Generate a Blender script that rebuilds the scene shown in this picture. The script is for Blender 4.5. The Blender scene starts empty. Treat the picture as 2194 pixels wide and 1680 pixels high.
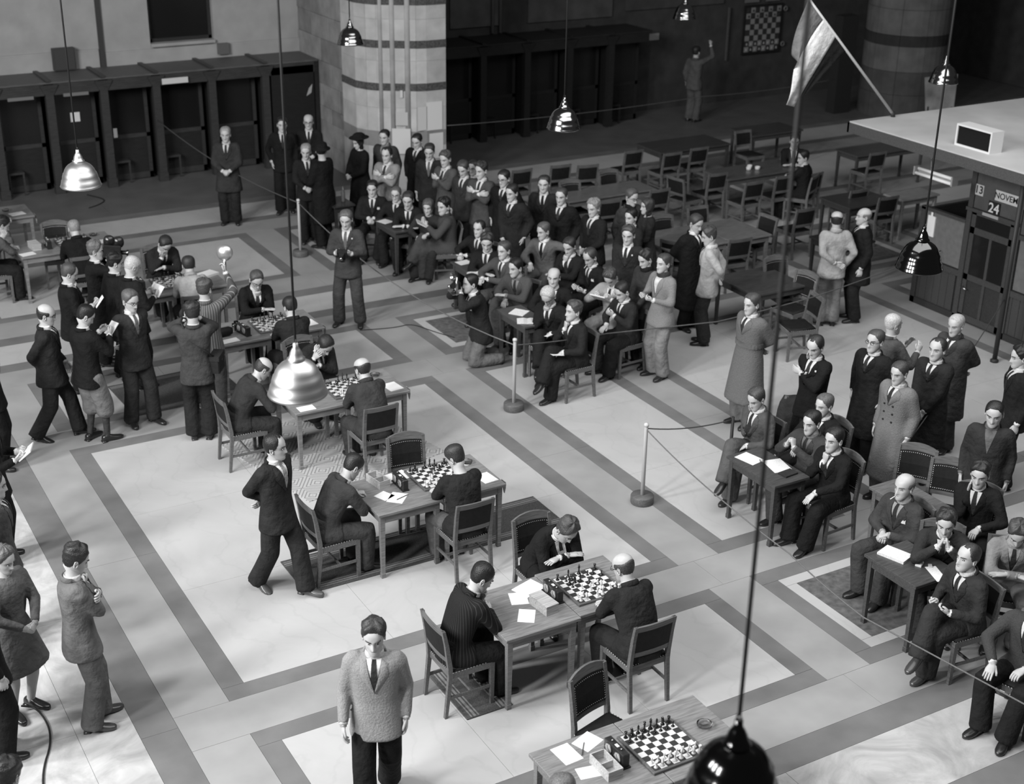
import bpy, math, random
import numpy as np
from mathutils import Vector, Matrix
from mathutils.bvhtree import BVHTree

scene = bpy.context.scene
# ------------------------------------------------------------------ camera
CAM_H, TILT, ROLL, YAW, FOC = 7.6, 0.4153661, 0.0161079, 0.5270239, 3013.584
def make_camera():
    cy, sy = math.cos(YAW), math.sin(YAW)
    fwd = Vector((sy * math.cos(TILT), cy * math.cos(TILT), -math.sin(TILT)))
    right = Vector((cy, -sy, 0)); up = right.cross(fwd)
    r = right * math.cos(ROLL) + up * math.sin(ROLL)
    u = -right * math.sin(ROLL) + up * math.cos(ROLL)
    cd = bpy.data.cameras.new('camera'); co = bpy.data.objects.new('camera', cd)
    scene.collection.objects.link(co)
    m = Matrix((r, u, -fwd)).transposed().to_4x4(); m.translation = (0, 0, CAM_H)
    co.matrix_world = m
    cd.sensor_fit = 'HORIZONTAL'; cd.sensor_width = 36.0; cd.lens = FOC / 2194 * 36.0
    cd.clip_end = 200
    cd.dof.use_dof = True; cd.dof.focus_distance = 13.0; cd.dof.aperture_fstop = 1.7
    scene.camera = co
make_camera()
# ------------------------------------------------------------------ world and lights
wd = bpy.data.worlds.new('world'); scene.world = wd; wd.use_nodes = True
bg = wd.node_tree.nodes['Background']; bg.inputs[0].default_value = (1, 1, 1, 1); bg.inputs[1].default_value = 0.05
def area(name, loc, target, sx, sy, power, spread=180):
    l = bpy.data.lights.new(name, 'AREA'); l.shape = 'RECTANGLE'; l.size = sx; l.size_y = sy; l.energy = power
    l.spread = math.radians(spread)
    o = bpy.data.objects.new(name, l); scene.collection.objects.link(o); o.location = loc
    o.rotation_euler = (Vector(target) - Vector(loc)).to_track_quat('-Z', 'Y').to_euler()
    return o
# tall hall windows beyond the left side of the view and the glazed hall roof
for k in range(3):
    area('window_light', (-8.0, 4.5 + 4.2 * k, 10.5), (8.0, 9.0 + 1.5 * k, 0.5), 1.4, 5.0, 1500)
area('skylight', (9.0, 8.8, 12.0), (9.0, 8.8, 0), 15, 9, 1450)
scene.view_settings.view_transform = 'Standard'
scene.view_settings.look = 'None'
scene.view_settings.exposure = 0.10
scene.view_settings.gamma = 1.0
scene.view_settings.use_curve_mapping = False

# ------------------------------------------------------------------ materials
_M = {}
def mat(name, v, rough=0.7, spec=0.3, kind=None, scale=30.0, amt=0.15, bump=0.0, metal=0.0, bscale=None, v2=None, alpha=None):
    key = (name, round(v, 4))
    if key in _M: return _M[key]
    m = bpy.data.materials.new('%s_%03d' % (name, int(v * 1000))); m.use_nodes = True
    nt = m.node_tree; b = nt.nodes['Principled BSDF']; L = nt.links.new
    b.inputs['Base Color'].default_value = (v, v, v, 1)
    b.inputs['Roughness'].default_value = rough
    b.inputs['Specular IOR Level'].default_value = spec
    b.inputs['Metallic'].default_value = metal
    tc = nt.nodes.new('ShaderNodeTexCoord')
    src = tc.outputs['Object']
    def ramp(fac, lo, hi, p0=0.3, p1=0.7):
        r = nt.nodes.new('ShaderNodeValToRGB'); L(fac, r.inputs[0])
        r.color_ramp.elements[0].position = p0; r.color_ramp.elements[1].position = p1
        r.color_ramp.elements[0].color = (lo, lo, lo, 1); r.color_ramp.elements[1].color = (hi, hi, hi, 1)
        return r.outputs[0]
    if kind in ('noise', 'cloth', 'stone', 'skin', 'granite'):
        n = nt.nodes.new('ShaderNodeTexNoise'); n.inputs['Scale'].default_value = scale
        n.inputs['Detail'].default_value = 5 if kind in ('stone', 'granite') else 2
        if kind == 'granite':
            g = nt.nodes.new('ShaderNodeNewGeometry'); L(g.outputs['Position'], n.inputs['Vector'])
        else: L(src, n.inputs['Vector'])
        L(ramp(n.outputs[0], v * (1 - amt), v * (1 + amt)), b.inputs['Base Color'])
        if bump:
            n2 = nt.nodes.new('ShaderNodeTexNoise'); n2.inputs['Scale'].default_value = bscale or scale * 4
            n2.inputs['Detail'].default_value = 3; L(n.inputs['Vector'].links[0].from_socket, n2.inputs['Vector'])
            bp = nt.nodes.new('ShaderNodeBump'); bp.inputs['Strength'].default_value = bump; bp.inputs['Distance'].default_value = 0.03 if kind == 'cloth' else 0.01
            L(n2.outputs[0], bp.inputs['Height']); L(bp.outputs[0], b.inputs['Normal'])
    elif kind == 'wood':
        mp = nt.nodes.new('ShaderNodeMapping'); mp.inputs['Scale'].default_value = (3, 40, 40); L(src, mp.inputs[0])
        n = nt.nodes.new('ShaderNodeTexNoise'); n.inputs['Scale'].default_value = scale / 10; n.inputs['Detail'].default_value = 6
        L(mp.outputs[0], n.inputs['Vector'])
        L(ramp(n.outputs[0], v * (1 - amt), v * (1 + amt)), b.inputs['Base Color'])
    elif kind == 'marble':
        g = nt.nodes.new('ShaderNodeNewGeometry'); src = g.outputs['Position']
        n = nt.nodes.new('ShaderNodeTexNoise'); n.inputs['Scale'].default_value = scale; n.inputs['Detail'].default_value = 8
        n.inputs['Distortion'].default_value = 1.6; n.inputs['Roughness'].default_value = 0.62; L(src, n.inputs['Vector'])
        c1 = ramp(n.outputs[0], v * (1 - amt), v * (1 + amt * 0.35), 0.32, 0.62)
        w = nt.nodes.new('ShaderNodeTexWave'); w.inputs['Scale'].default_value = 0.9; w.inputs['Distortion'].default_value = 14
        w.inputs['Detail'].default_value = 5; w.inputs['Detail Scale'].default_value = 1.4; L(src, w.inputs['Vector'])
        vv = v2 if v2 is not None else 0.85
        c2 = ramp(w.outputs['Fac'], vv, 1.0, 0.0, 0.07)
        mx = nt.nodes.new('ShaderNodeMix'); mx.data_type = 'RGBA'; mx.blend_type = 'MULTIPLY'; mx.inputs[0].default_value = 1
        L(c1, mx.inputs[6]); L(c2, mx.inputs[7]); L(mx.outputs[2], b.inputs['Base Color'])
    elif kind == 'stripe':
        sx = nt.nodes.new('ShaderNodeSeparateXYZ'); L(src, sx.inputs[0])
        at = nt.nodes.new('ShaderNodeMath'); at.operation = 'ARCTAN2'; L(sx.outputs[0], at.inputs[0])
        ya = nt.nodes.new('ShaderNodeMath'); ya.operation = 'SUBTRACT'; ya.inputs[1].default_value = 0.09; L(sx.outputs[1], ya.inputs[0]); L(ya.outputs[0], at.inputs[1])
        pp = nt.nodes.new('ShaderNodeMath'); pp.operation = 'PINGPONG'; pp.inputs[1].default_value = 0.07; L(at.outputs[0], pp.inputs[0])
        L(ramp(pp.outputs[0], v * (1 + amt), v, 0.006, 0.014), b.inputs['Base Color'])
    elif kind == 'rug':
        mp = nt.nodes.new('ShaderNodeMapping'); L(src, mp.inputs[0])
        ck = nt.nodes.new('ShaderNodeTexNoise'); ck.inputs['Scale'].default_value = scale; ck.inputs['Detail'].default_value = 3
        L(mp.outputs[0], ck.inputs['Vector'])
        L(ramp(ck.outputs[0], v * (1 - amt), v * (1 + amt)), b.inputs['Base Color'])
    elif kind == 'diamond':
        # concentric diamonds woven in a repeat
        sx = nt.nodes.new('ShaderNodeSeparateXYZ'); L(src, sx.inputs[0])
        def mth(op, a, bb=None):
            q = nt.nodes.new('ShaderNodeMath'); q.operation = op
            for i, s in enumerate((a, bb)):
                if s is None: continue
                if isinstance(s, (int, float)): q.inputs[i].default_value = s
                else: L(s, q.inputs[i])
            return q.outputs[0]
        def tri(s, per): return mth('PINGPONG', s, per)
        d = mth('ADD', tri(sx.outputs[0], 0.22), tri(sx.outputs[1], 0.22))
        st = mth('PINGPONG', d, 0.028)
        L(ramp(st, v * 0.45, v, 0.20, 0.34), b.inputs['Base Color'])
        cr = nt.nodes  # keep tree reference
        rr = [x for x in nt.nodes if x.type == 'VALTORGB'][-1]
        rr.color_ramp.elements[0].position = 0.006; rr.color_ramp.elements[1].position = 0.010
    elif kind == 'checker':
        ck = nt.nodes.new('ShaderNodeTexChecker'); ck.inputs['Scale'].default_value = scale
        L(src, ck.inputs['Vector']); ck.inputs[1].default_value = (v, v, v, 1); ck.inputs[2].default_value = (v2, v2, v2, 1)
        L(ck.outputs[0], b.inputs['Base Color'])
    elif kind == 'print':
        # faint printed lines on paper
        w = nt.nodes.new('ShaderNodeTexWave'); w.bands_direction = 'Y'; w.inputs['Scale'].default_value = scale
        L(src, w.inputs['Vector'])
        n = nt.nodes.new('ShaderNodeTexNoise'); n.inputs['Scale'].default_value = 60; L(src, n.inputs['Vector'])
        mu = nt.nodes.new('ShaderNodeMath'); mu.operation = 'MULTIPLY'; L(w.outputs['Fac'], mu.inputs[0]); L(n.outputs[0], mu.inputs[1])
        L(ramp(mu.outputs[0], v, v * (1 - amt), 0.40, 0.55), b.inputs['Base Color'])
    elif kind == 'glass':
        b.inputs['Transmission Weight'].default_value = 1.0; b.inputs['IOR'].default_value = 1.45
    elif kind == 'emit':
        b.inputs['Emission Color'].default_value = (1, 1, 1, 1); b.inputs['Emission Strength'].default_value = scale
    _M[key] = m
    return m
def cloth(v): return mat('cloth', v, 0.85, 0.15, 'cloth', 9, 0.16, 0.9, bscale=13)
def skin(v): return mat('skin', v, 0.5, 0.35, 'skin', 14, 0.07)
def hairm(v): return mat('hair', v, 0.42, 0.5, 'noise', 90, 0.35, 0.5, bscale=120)
def leather(v): return mat('leather', v, 0.62, 0.15, 'noise', 20, 0.15, 0.12)
def wood(v, r=0.42): return mat('wood%d' % int(r * 100), v, r, 0.4, 'wood', 20, 0.30)
def paper(v=0.82): return mat('paper', v, 0.8, 0.2)
def printed(v=0.8): return mat('printed', v, 0.8, 0.2, 'print', 42, 0.35)

# ------------------------------------------------------------------ mesh helpers
class MB:
    def __init__(s): s.v = []; s.f = []; s.m = []; s.sm = []
    def add(s, verts, faces, mi=0, smooth=False):
        o = len(s.v); s.v.extend([tuple(map(float, p)) for p in verts])
        for f in faces: s.f.append([i + o for i in f]); s.m.append(mi); s.sm.append(smooth)
        return s
    def box(s, x0, x1, y0, y1, z0, z1, mi=0):
        v = [(x, y, z) for z in (z0, z1) for y in (y0, y1) for x in (x0, x1)]
        return s.add(v, [(0, 2, 3, 1), (4, 5, 7, 6), (0, 1, 5, 4), (2, 6, 7, 3), (0, 4, 6, 2), (1, 3, 7, 5)], mi)
    def cbox(s, x0, x1, y0, y1, z0, z1, c=0.005, mi=0):
        # box with chamfered upright and top edges
        def ring(a, z): return [(x0 + a, y0, z), (x1 - a, y0, z), (x1, y0 + a, z), (x1, y1 - a, z), (x1 - a, y1, z), (x0 + a, y1, z), (x0, y1 - a, z), (x0, y0 + a, z)]
        def rin(z, k): return [(min(max(x, x0 + k), x1 - k), min(max(y, y0 + k), y1 - k), z) for x, y, _ in ring(c, z)]
        rings = [ring(c, z0), ring(c, z1 - c), rin(z1, c)]
        return s.loft(rings, True, mi, False)
    def loft(s, rings, cap=True, mi=0, smooth=True, close=True):
        n = len(rings[0]); v = [p for r in rings for p in r]; f = []
        for i in range(len(rings) - 1):
            for j in range(n if close else n - 1):
                a = i * n + j; b = i * n + (j + 1) % n
                f.append((a, b, b + n, a + n))
        if cap:
            f.append(tuple(reversed(range(n)))); f.append(tuple(range((len(rings) - 1) * n, len(rings) * n)))
        return s.add(v, f, mi, smooth)
    def tube(s, pts, radii, n=10, mi=0, cap=True, smooth=True, flat=None):
        return s.loft(tube_rings(pts, radii, n, flat), cap, mi, smooth)
    def lathe(s, prof, n=24, c=(0, 0, 0), mi=0, cap=True, smooth=True):
        rings = [[(c[0] + r * math.cos(2 * math.pi * k / n), c[1] + r * math.sin(2 * math.pi * k / n), c[2] + z) for k in range(n)] for r, z in prof]
        return s.loft(rings, cap, mi, smooth)
    def beam(s, a, b, w, d, mi=0, up=(0, 0, 1)):
        a = np.array(a, float); b = np.array(b, float); t = b - a; t /= np.linalg.norm(t)
        x = np.cross(t, np.array(up, float))
        if np.linalg.norm(x) < 1e-4: x = np.cross(t, np.array((0, 1, 0.)))
        x /= np.linalg.norm(x); y = np.cross(x, t)
        def ring(p): return [p + x * w / 2 * i + y * d / 2 * j for i, j in ((-1, -1), (1, -1), (1, 1), (-1, 1))]
        return s.loft([ring(a), ring(b)], True, mi, False)
    def mesh(s, name):
        me = bpy.data.meshes.new(name); me.from_pydata(s.v, [], s.f); me.update()
        me.polygons.foreach_set('material_index', s.m); me.polygons.foreach_set('use_smooth', s.sm)
        return me
    def obj(s, name, mats, parent=None, loc=(0, 0, 0), rz=0.0):
        me = s.mesh(name)
        for m in (mats if isinstance(mats, (list, tuple)) else [mats]): me.materials.append(m)
        return link(name, me, parent, loc, rz)
COL = scene.collection
def link(name, me, parent=None, loc=(0, 0, 0), rz=0.0):
    o = bpy.data.objects.new(name, me); COL.objects.link(o)
    o.location = loc; o.rotation_euler = (0, 0, rz)
    if parent is not None: o.parent = parent
    return o
def tag(o, label, cat, group=None):
    o['label'] = label; o['category'] = cat
    if group: o['group'] = group
    return o
def struct(o): o['kind'] = 'structure'; return o
def stuff(o): o['kind'] = 'stuff'; return o
def thing(name, label, cat, loc=(0, 0, 0), rz=0.0, group=None):
    return tag(link(name, None, None, loc, rz), label, cat, group)
def dup(root, loc=None, rz=None, label=None, group=None):
    r = root.copy(); COL.objects.link(r)
    if loc is not None: r.location = loc
    if rz is not None: r.rotation_euler = (0, 0, rz)
    if label: r['label'] = label
    if group: r['group'] = group
    for ch in list(root.children):
        c = ch.copy(); COL.objects.link(c); c.parent = r
        for g in list(ch.children):
            d = g.copy(); COL.objects.link(d); d.parent = c
    return r
def unit(a):
    a = np.asarray(a, float); n = np.linalg.norm(a); return a / n if n > 1e-9 else a
def tube_rings(pts, radii, n=10, flat=None):
    pts = [np.asarray(p, float) for p in pts]; rings = []; ref = None
    for i, p in enumerate(pts):
        t = unit(unit(pts[min(i + 1, len(pts) - 1)] - p) + unit(p - pts[max(i - 1, 0)]))
        if ref is None:
            ref = np.array((1., 0, 0)) if abs(t[0]) < 0.9 else np.array((0, 1., 0))
        x = unit(ref - t * ref.dot(t)); y = np.cross(t, x); ref = x
        ra = radii[i]; rb = ra
        if isinstance(ra, (tuple, list)): ra, rb = ra
        rings.append([p + x * ra * math.cos(2 * math.pi * k / n) + y * rb * math.sin(2 * math.pi * k / n) for k in range(n)])
    return rings
random.seed(7); rng = np.random.default_rng(7)
PEOPLE = []
def P(**k): PEOPLE.append(k)
P(h=90, base='sit', label='man in pinstriped jacket at the end of a chess table, hand at mouth', lean=20, pitch=34, yaw=12, arms=('mouth', 'table'), jv=0.012, stripe=1, hair='slick', hairv=0.012, chair='A', x=4.8, y=9.22)
P(h=0, base='sit', label='balding man with spectacles hunched over a chess board, back bent', lean=24, pitch=22, yaw=-15, arms=('table', 'table'), jv=0.02, hair='bald', hairv=0.05, chair='A', glasses=1, fat=1.1, x=6.29, y=8.47)
P(h=180, base='sit', label='young player with thick hair leaning far over the board, arms folded on table', lean=34, pitch=46, yaw=-12, arms=('table', 'table'), jv=0.012, hair='wavy', hairv=0.06, chair='B', x=6.26, y=10.16)
P(h=88, base='sit', label='man in grey jacket writing at the table with the wooden box and clock', lean=26, pitch=42, yaw=-8, arms=('write', 'table'), jv=0.05, hair='slick', hairv=0.015, chair='A', x=4.64, y=11.74)
P(h=0, base='sit', label='dark haired player sitting opposite the empty studded chair', lean=14, pitch=32, yaw=-24, arms=('table', 'table'), jv=0.02, tv=0.09, hair='short', hairv=0.03, chair='A', shirt=0, x=5.96, y=11.12)
P(h=90, base='sit', label='balding man in dark suit bent over papers below a hanging lamp', lean=28, pitch=40, arms=('table', 'write'), jv=0.03, hair='bald', hairv=0.04, chair='A', x=4.74, y=14.61)
P(h=0, base='sit', label='bald heavy man in grey suit seated with his back to the room', lean=24, pitch=16, yaw=-12, arms=('table', 'table'), jv=0.04, hair='bald', hairv=0.03, chair='A', fat=1.14, x=6.11, y=13.67)
P(h=172, base='sit', label='young player resting his head on one hand over the board', lean=38, pitch=46, yaw=-14, arms=('table', 'cheek'), jv=0.02, hair='short', hairv=0.02, chair='B', x=6.03, y=15.6)
P(h=0, base='sit', label='man with thin crown seen from behind at a chess board', lean=12, pitch=20, yaw=-8, arms=('table', 'table'), jv=0.02, hair='receding', hairv=0.02, chair='A', x=6.09, y=16.02)
P(h=186, base='sit', label='bespectacled player with fist at mouth facing the board', lean=20, pitch=30, arms=('chin', 'table'), jv=0.01, hair='slick', hairv=0.06, chair='A', glasses=1, x=6.13, y=17.75)
P(h=180, base='sit', label='player holding his brow in one hand behind a crowded board', lean=28, pitch=46, yaw=-10, arms=('table', 'brow'), jv=0.02, hair='short', hairv=0.02, chair='B', x=5.51, y=20.12)
P(h=8, base='sit', label='man in pale jacket sitting with his back turned at a chess board', lean=26, pitch=20, yaw=0, arms=('table', 'table'), jv=0.34, tv=0.012, hair='receding', hairv=0.03, chair='A', x=5.46, y=18.25)
P(h=0, base='sit', label='grey haired man in black suit seen from behind at a far board', lean=20, pitch=24, arms=('table', 'table'), jv=0.01, hair='crop', hairv=0.25, chair='A', x=4.5, y=20.66)
P(h=90, base='sit', label='dark haired man in grey jacket writing at the end of a far table', lean=22, pitch=28, arms=('write', 'cheek'), jv=0.09, hair='wavy', hairv=0.012, chair='A', tv=0.015, x=3.29, y=21.64)
P(h=95, base='sit', label='man in light jacket half outside the view at the farthest table', lean=20, pitch=20, arms=('write', 'cheek'), jv=0.13, hair='short', hairv=0.03, chair='A', x=3.49, y=23.23)
P(h=108, base='walk', label='bald stout man in dark suit with spectacles, one hand behind him', pitch=14, yaw=-4, arms=('swing', 'behind'), jv=0.02, hair='bald', hairv=0.02, glasses=1, fat=1.18, fwd='L', x=3.03, y=16.29)
P(h=70, base='stand', label='reporter in plus fours writing on a small pad', pitch=34, yaw=20, arms=('holdhigh', 'holdhigh'), jv=0.01, tv=0.15, knickers=1, hair='slick', hairv=0.01, sock=0.05, fwd='R', x=3.4, y=15.98)
P(h=165, base='stand', label='stern man in spectacles and dark three-button suit, hands behind him', pitch=14, yaw=-10, arms=('behind', 'behind'), jv=0.03, hair='short', hairv=0.1, glasses=1, tie=0.1, fwd='L', stance=0.13, x=4.05, y=16.28)
P(h=95, base='stand', label='man rubbing his nose with paper in the other hand', pitch=26, yaw=0, arms=('mouth', 'hold'), jv=0.01, hair='receding', hairv=0.06, x=3.62, y=17.62)
P(h=105, base='stand', label='film cameraman in dark overcoat raising a cine camera', pitch=8, yaw=0, arms=('cam', 'cam'), jv=0.01, hair='curly', hairv=0.12, coat='long', x=4.17, y=18.38)
P(h=80, base='stand', label='dark haired man in black suit looking on beyond the cine camera', pitch=14, yaw=12, arms=('down', 'down'), jv=0.01, hair='wavy', hairv=0.01, s=1.0, x=4.26, y=17.76)
P(h=75, base='stand', label='white haired man in black suit reading a folded sheet', pitch=36, yaw=0, arms=('hold', 'hold'), jv=0.012, hair='crop', hairv=0.45, fat=1.08, s=1.03, x=4.36, y=17.37)
P(h=30, base='stand', label='man in pinstriped suit lifting a round flash reflector', pitch=10, yaw=14, arms=('down', 'raise'), jv=0.075, stripe=1, tv=0.05, hair='wavy', hairv=0.06, x=4.97, y=16.21)
P(h=22, base='stand', label='photographer with a leather bag on a shoulder strap, seen from behind', pitch=12, yaw=-10, arms=('cam', 'cam'), jv=0.05, tv=0.018, hair='wavy', hairv=0.025, x=4.58, y=15.47)
P(h=216, base='stand', label='press photographer in grey suit holding a folding camera at his waist', pitch=16, yaw=0, arms=('hold', 'hold'), jv=0.05, tv=0.05, hair='short', hairv=0.1, tie=0.12, stance=0.16, button=1, x=7.77, y=18.2)
P(h=280, base='kneel', label='kneeling photographer aiming a flash camera at the boards', pitch=2, yaw=0, lean=12, arms=('cam', 'cam'), jv=0.022, tv=0.13, hair='slick', hairv=0.012, hanky=1, x=8.8, y=15.99)
P(h=150, base='walk', label='arbiter striding past the tables, hands clasped behind his back', pitch=4, yaw=-26, arms=('behind', 'behind'), jv=0.024, hair='receding', hairv=0.015, tie=0.25, double=1, fwd='L', shoev=0.08, x=4.14, y=11.67)
P(h=95, base='stand', label='young man in grey jacket standing with fist at his mouth, arms folded', pitch=26, yaw=-6, arms=('cross', 'mouth'), jv=0.13, tv=0.1, hair='wavy', hairv=0.02, tie=0.03, stance=0.1, fwd='L', shoev=0.05, x=1.9, y=10.41)
P(h=208, base='walk', label='young man in pale tweed jacket walking between the tables', pitch=10, yaw=0, arms=('down', 'swing'), jv=0.27, tweed=1, tv=0.012, hair='wavy', hairv=0.03, tie=0.03, fwd='R', x=3.64, y=8.27)
P(h=150, base='stand', label='woman with curled hair in a grey pleated dress', pitch=16, yaw=-10, arms=('front', 'front'), jv=0.11, dress=1, woman=1, hair='curly', hairv=0.1, shirt=0.0, s=0.94, x=1.43, y=10.88)
P(h=110, base='stand', label='man in black suit holding an open notebook', pitch=26, arms=('hold', 'hold'), jv=0.01, hair='short', hairv=0.03, x=1.82, y=13.59)
P(h=110, base='stand', label='man in black coat whose sleeve juts in beyond the reporters', pitch=10, arms=('down', 'pocket'), jv=0.01, hair='short', hairv=0.03, x=2.24, y=15.81)
P(h=100, base='stand', label='man in grey-brown jacket standing behind the woman in the dress', pitch=10, arms=('down', 'down'), jv=0.07, tv=0.02, hair='short', hairv=0.03, x=1.6, y=12.07)
P(h=80, base='stand', label='man in dark trousers mostly hidden by the picture edge', pitch=10, arms=('down', 'down'), jv=0.01, hair='short', hairv=0.03, x=1.13, y=10.34)
P(h=40, base='sit', label='dark haired sitter seen from above near the cable on the floor', pitch=20, lean=10, arms=('lap', 'lap'), jv=0.01, hair='wavy', hairv=0.012, chair='A', slump=1, x=0.85, y=8.39)
P(h=20, base='sit', label='sitter with thin combed hair at the unattended board', pitch=20, lean=10, arms=('table', 'table'), jv=0.03, hair='receding', hairv=0.12, chair='A', slump=1, x=4.19, y=6.37)
P(h=206, base='stand', label='blond youth in open dark overcoat standing before the booths', pitch=6, arms=('front', 'front'), jv=0.035, tv=0.02, coat='mid', hair='short', hairv=0.28, vbot=-0.26, x=7.94, y=23.89)
P(h=204, base='stand', label='man in black suit with one foot forward near the stone wall', pitch=6, yaw=-6, arms=('down', 'pocket'), jv=0.01, hair='short', hairv=0.012, fwd='R', x=9.11, y=24.17)
P(h=206, base='stand', label='bald bespectacled man with light waistcoat beside the stone wall', pitch=6, arms=('front', 'hold'), jv=0.012, hair='bald', hairv=0.03, glasses=1, x=9.63, y=24.17)
P(h=196, base='stand', label='fair man in dark jacket facing a companion in black hat', pitch=12, yaw=12, arms=('front', 'front'), jv=0.014, hair='short', hairv=0.25, fwd='R', s=0.97, x=8.82, y=22.32)
P(h=330, base='stand', label='person in long black coat and rounded hat seen from behind', pitch=4, yaw=60, arms=('front', 'front'), jv=0.009, coat='long', hair='crop', hairv=0.012, hat='round', hatv=0.01, shirt=0, s=1.04, x=8.91, y=21.82)
P(h=262, base='stand', label='woman in black coat and tilted brimmed hat', pitch=20, arms=('front', 'front'), jv=0.009, coat='long', woman=1, hair='bob', hairv=0.02, hat='tilt', hatv=0.01, shirt=0, s=0.97, x=9.93, y=22.54)
P(h=232, base='stand', label='soldier in battledress blouse beside the stone pillar', pitch=10, arms=('down', 'down'), jv=0.035, hair='crop', hairv=0.015, battle=1, tie=0.05, shirt=0.2, x=10.4, y=22.49)
P(h=232, base='stand', label='man in light coat with folded arms before the pillar', pitch=8, arms=('cross', 'cross'), jv=0.22, coat='mid', hair='receding', hairv=0.02, x=9.89, y=21.31)
P(h=236, base='stand', label='dark haired man in black overcoat beside the posted notices', pitch=22, arms=('pocket', 'pocket'), jv=0.009, coat='long', hair='crop', hairv=0.012, x=10.8, y=21.98)
P(h=218, base='stand', label='tall man in dark suit with light tie looking down', pitch=18, arms=('down', 'down'), jv=0.022, hair='short', hairv=0.03, tie=0.12, x=10.64, y=21.21)
P(h=244, base='stand', label='young man in grey jacket stroking his chin in the standing row', pitch=14, arms=('cross', 'chin'), jv=0.07, hair='wavy', hairv=0.06, x=10.66, y=20.63)
P(h=240, base='stand', label='man in dark grey suit and tie, head bowed in the standing row', pitch=24, arms=('down', 'down'), jv=0.035, hair='short', hairv=0.05, x=10.64, y=19.94)
P(h=246, base='stand', label='bespectacled youth peering past a taller neighbour', pitch=8, arms=('down', 'down'), jv=0.03, hair='short', hairv=0.015, glasses=1, s=0.95, x=10.96, y=20.18)
P(h=238, base='stand', label='youth in grey jacket with arms folded across his chest', pitch=10, yaw=14, arms=('cross', 'cross'), jv=0.06, hair='wavy', hairv=0.03, s=1.03, x=10.75, y=19.54)
P(h=236, base='stand', label='man with round spectacles in black overcoat', pitch=10, yaw=10, arms=('pocket', 'pocket'), jv=0.01, coat='long', hair='short', hairv=0.015, glasses=1, x=10.92, y=19.1)
P(h=238, base='stand', label='man in heavy double breasted dark overcoat', pitch=10, yaw=12, arms=('pocket', 'low'), jv=0.018, coat='long', double=1, hair='short', hairv=0.02, buttons=2, x=10.62, y=18.32)
P(h=222, base='stand', label='thin faced young man in dark suit and dark tie', pitch=4, arms=('down', 'down'), jv=0.02, hair='short', hairv=0.03, tie=0.015, shirt=0.7, x=11.31, y=18.53)
P(h=236, base='stand', label='broad faced man in black overcoat, hands in pockets', pitch=8, arms=('pocket', 'pocket'), jv=0.011, coat='long', hair='crop', hairv=0.05, x=11.2, y=17.81)
P(h=254, base='stand', label='fair curly haired youth in black jacket in profile', pitch=12, arms=('front', 'pocket'), jv=0.013, hair='curly', hairv=0.22, x=11.31, y=17.05)
P(h=170, base='stand', label='man in thick rimmed glasses with coat over his shoulders', pitch=14, arms=('pocket', 'down'), jv=0.055, coat='mid', hair='short', hairv=0.08, glasses=1, scarf=0.012, x=12.11, y=17.29)
P(h=285, base='stand', label='woman with shoulder length hair talking to the man in thick glasses', pitch=4, arms=('front', 'front'), jv=0.03, woman=1, dress=1, hair='long', hairv=0.04, shirt=0, s=0.96, x=12.2, y=16.92)
P(h=256, base='stand', label='smiling man in dark jacket half hidden in the crowd', pitch=8, arms=('front', 'front'), jv=0.016, hair='short', hairv=0.012, s=0.96, x=11.66, y=16.57)
P(h=232, base='stand', label='young man in dark suit with a white badge on his lapel', pitch=8, arms=('down', 'low'), jv=0.022, hair='wavy', hairv=0.05, button=1, shirt=0.7, x=11.0, y=15.69)
P(h=266, base='stand', label='dark haired youth in work jacket with a dark scarf', pitch=22, arms=('low', 'low'), jv=0.035, hair='wavy', hairv=0.02, scarf=0.012, shirt=0, tv=0.02, s=0.96, x=10.74, y=14.85)
P(h=264, base='stand', label='woman in light tweed jacket and light trousers, hair rolled at the nape', pitch=2, arms=('hold', 'hold'), jv=0.21, tweed=1, tv=0.2, woman=1, hair='short', hairv=0.05, bun=1, scarf=0.04, tie=0, s=1.0, x=10.71, y=14.42)
P(h=168, base='stand', label='man in long black coat with white breast pocket handkerchief', pitch=20, arms=('down', 'behind'), jv=0.01, coat=0.34, hair='short', hairv=0.05, hanky=1, vbot=-0.25, shirt=0.7, button=1, x=12.17, y=15.73)
P(h=312, base='stand', label='man in cream jacket and dark trousers, hands behind his back', pitch=18, yaw=-14, arms=('behind', 'behind'), jv=0.42, tv=0.03, hair='wavy', hairv=0.05, stance=0.07, x=12.01, y=15.1)
P(h=266, base='stand', label='man in belted trench coat standing by the rope', pitch=6, arms=('behind', 'behind'), jv=0.13, tweed=1, coat=0.36, belt=1, hair='short', hairv=0.06, double=1, flare=1.12, x=10.77, y=12.63)
P(h=214, base='sit', label='man in dark suit sitting at the corner of a small table, hands joined', pitch=12, arms=('lapmid', 'lapmid'), jv=0.014, hair='short', hairv=0.012, hanky=1, chair='A', shirt=0.6, slump=1, lean=5, x=9.49, y=21.05)
P(h=222, base='sit', label='older spectator with spectacles and tie between two dark suited men', pitch=10, arms=('lap', 'lap'), jv=0.014, hair='crop', hairv=0.1, glasses=1, chair='A', s=0.95, slump=1, lean=5, x=9.75, y=20.65)
P(h=218, base='sit', label='dark suited spectator with arms folded on the small table', pitch=16, lean=12, arms=('table', 'table'), jv=0.014, hair='short', hairv=0.03, chair='A', s=1.02, slump=1, x=9.78, y=20.23)
P(h=226, base='sit', label='long haired youth in leather jacket sitting at a small table', pitch=14, arms=('write', 'lap'), jv=0.03, hair='bob', hairv=0.08, shirt=0, chair='A', s=0.95, slump=1, lean=5, x=9.9, y=19.75)
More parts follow.
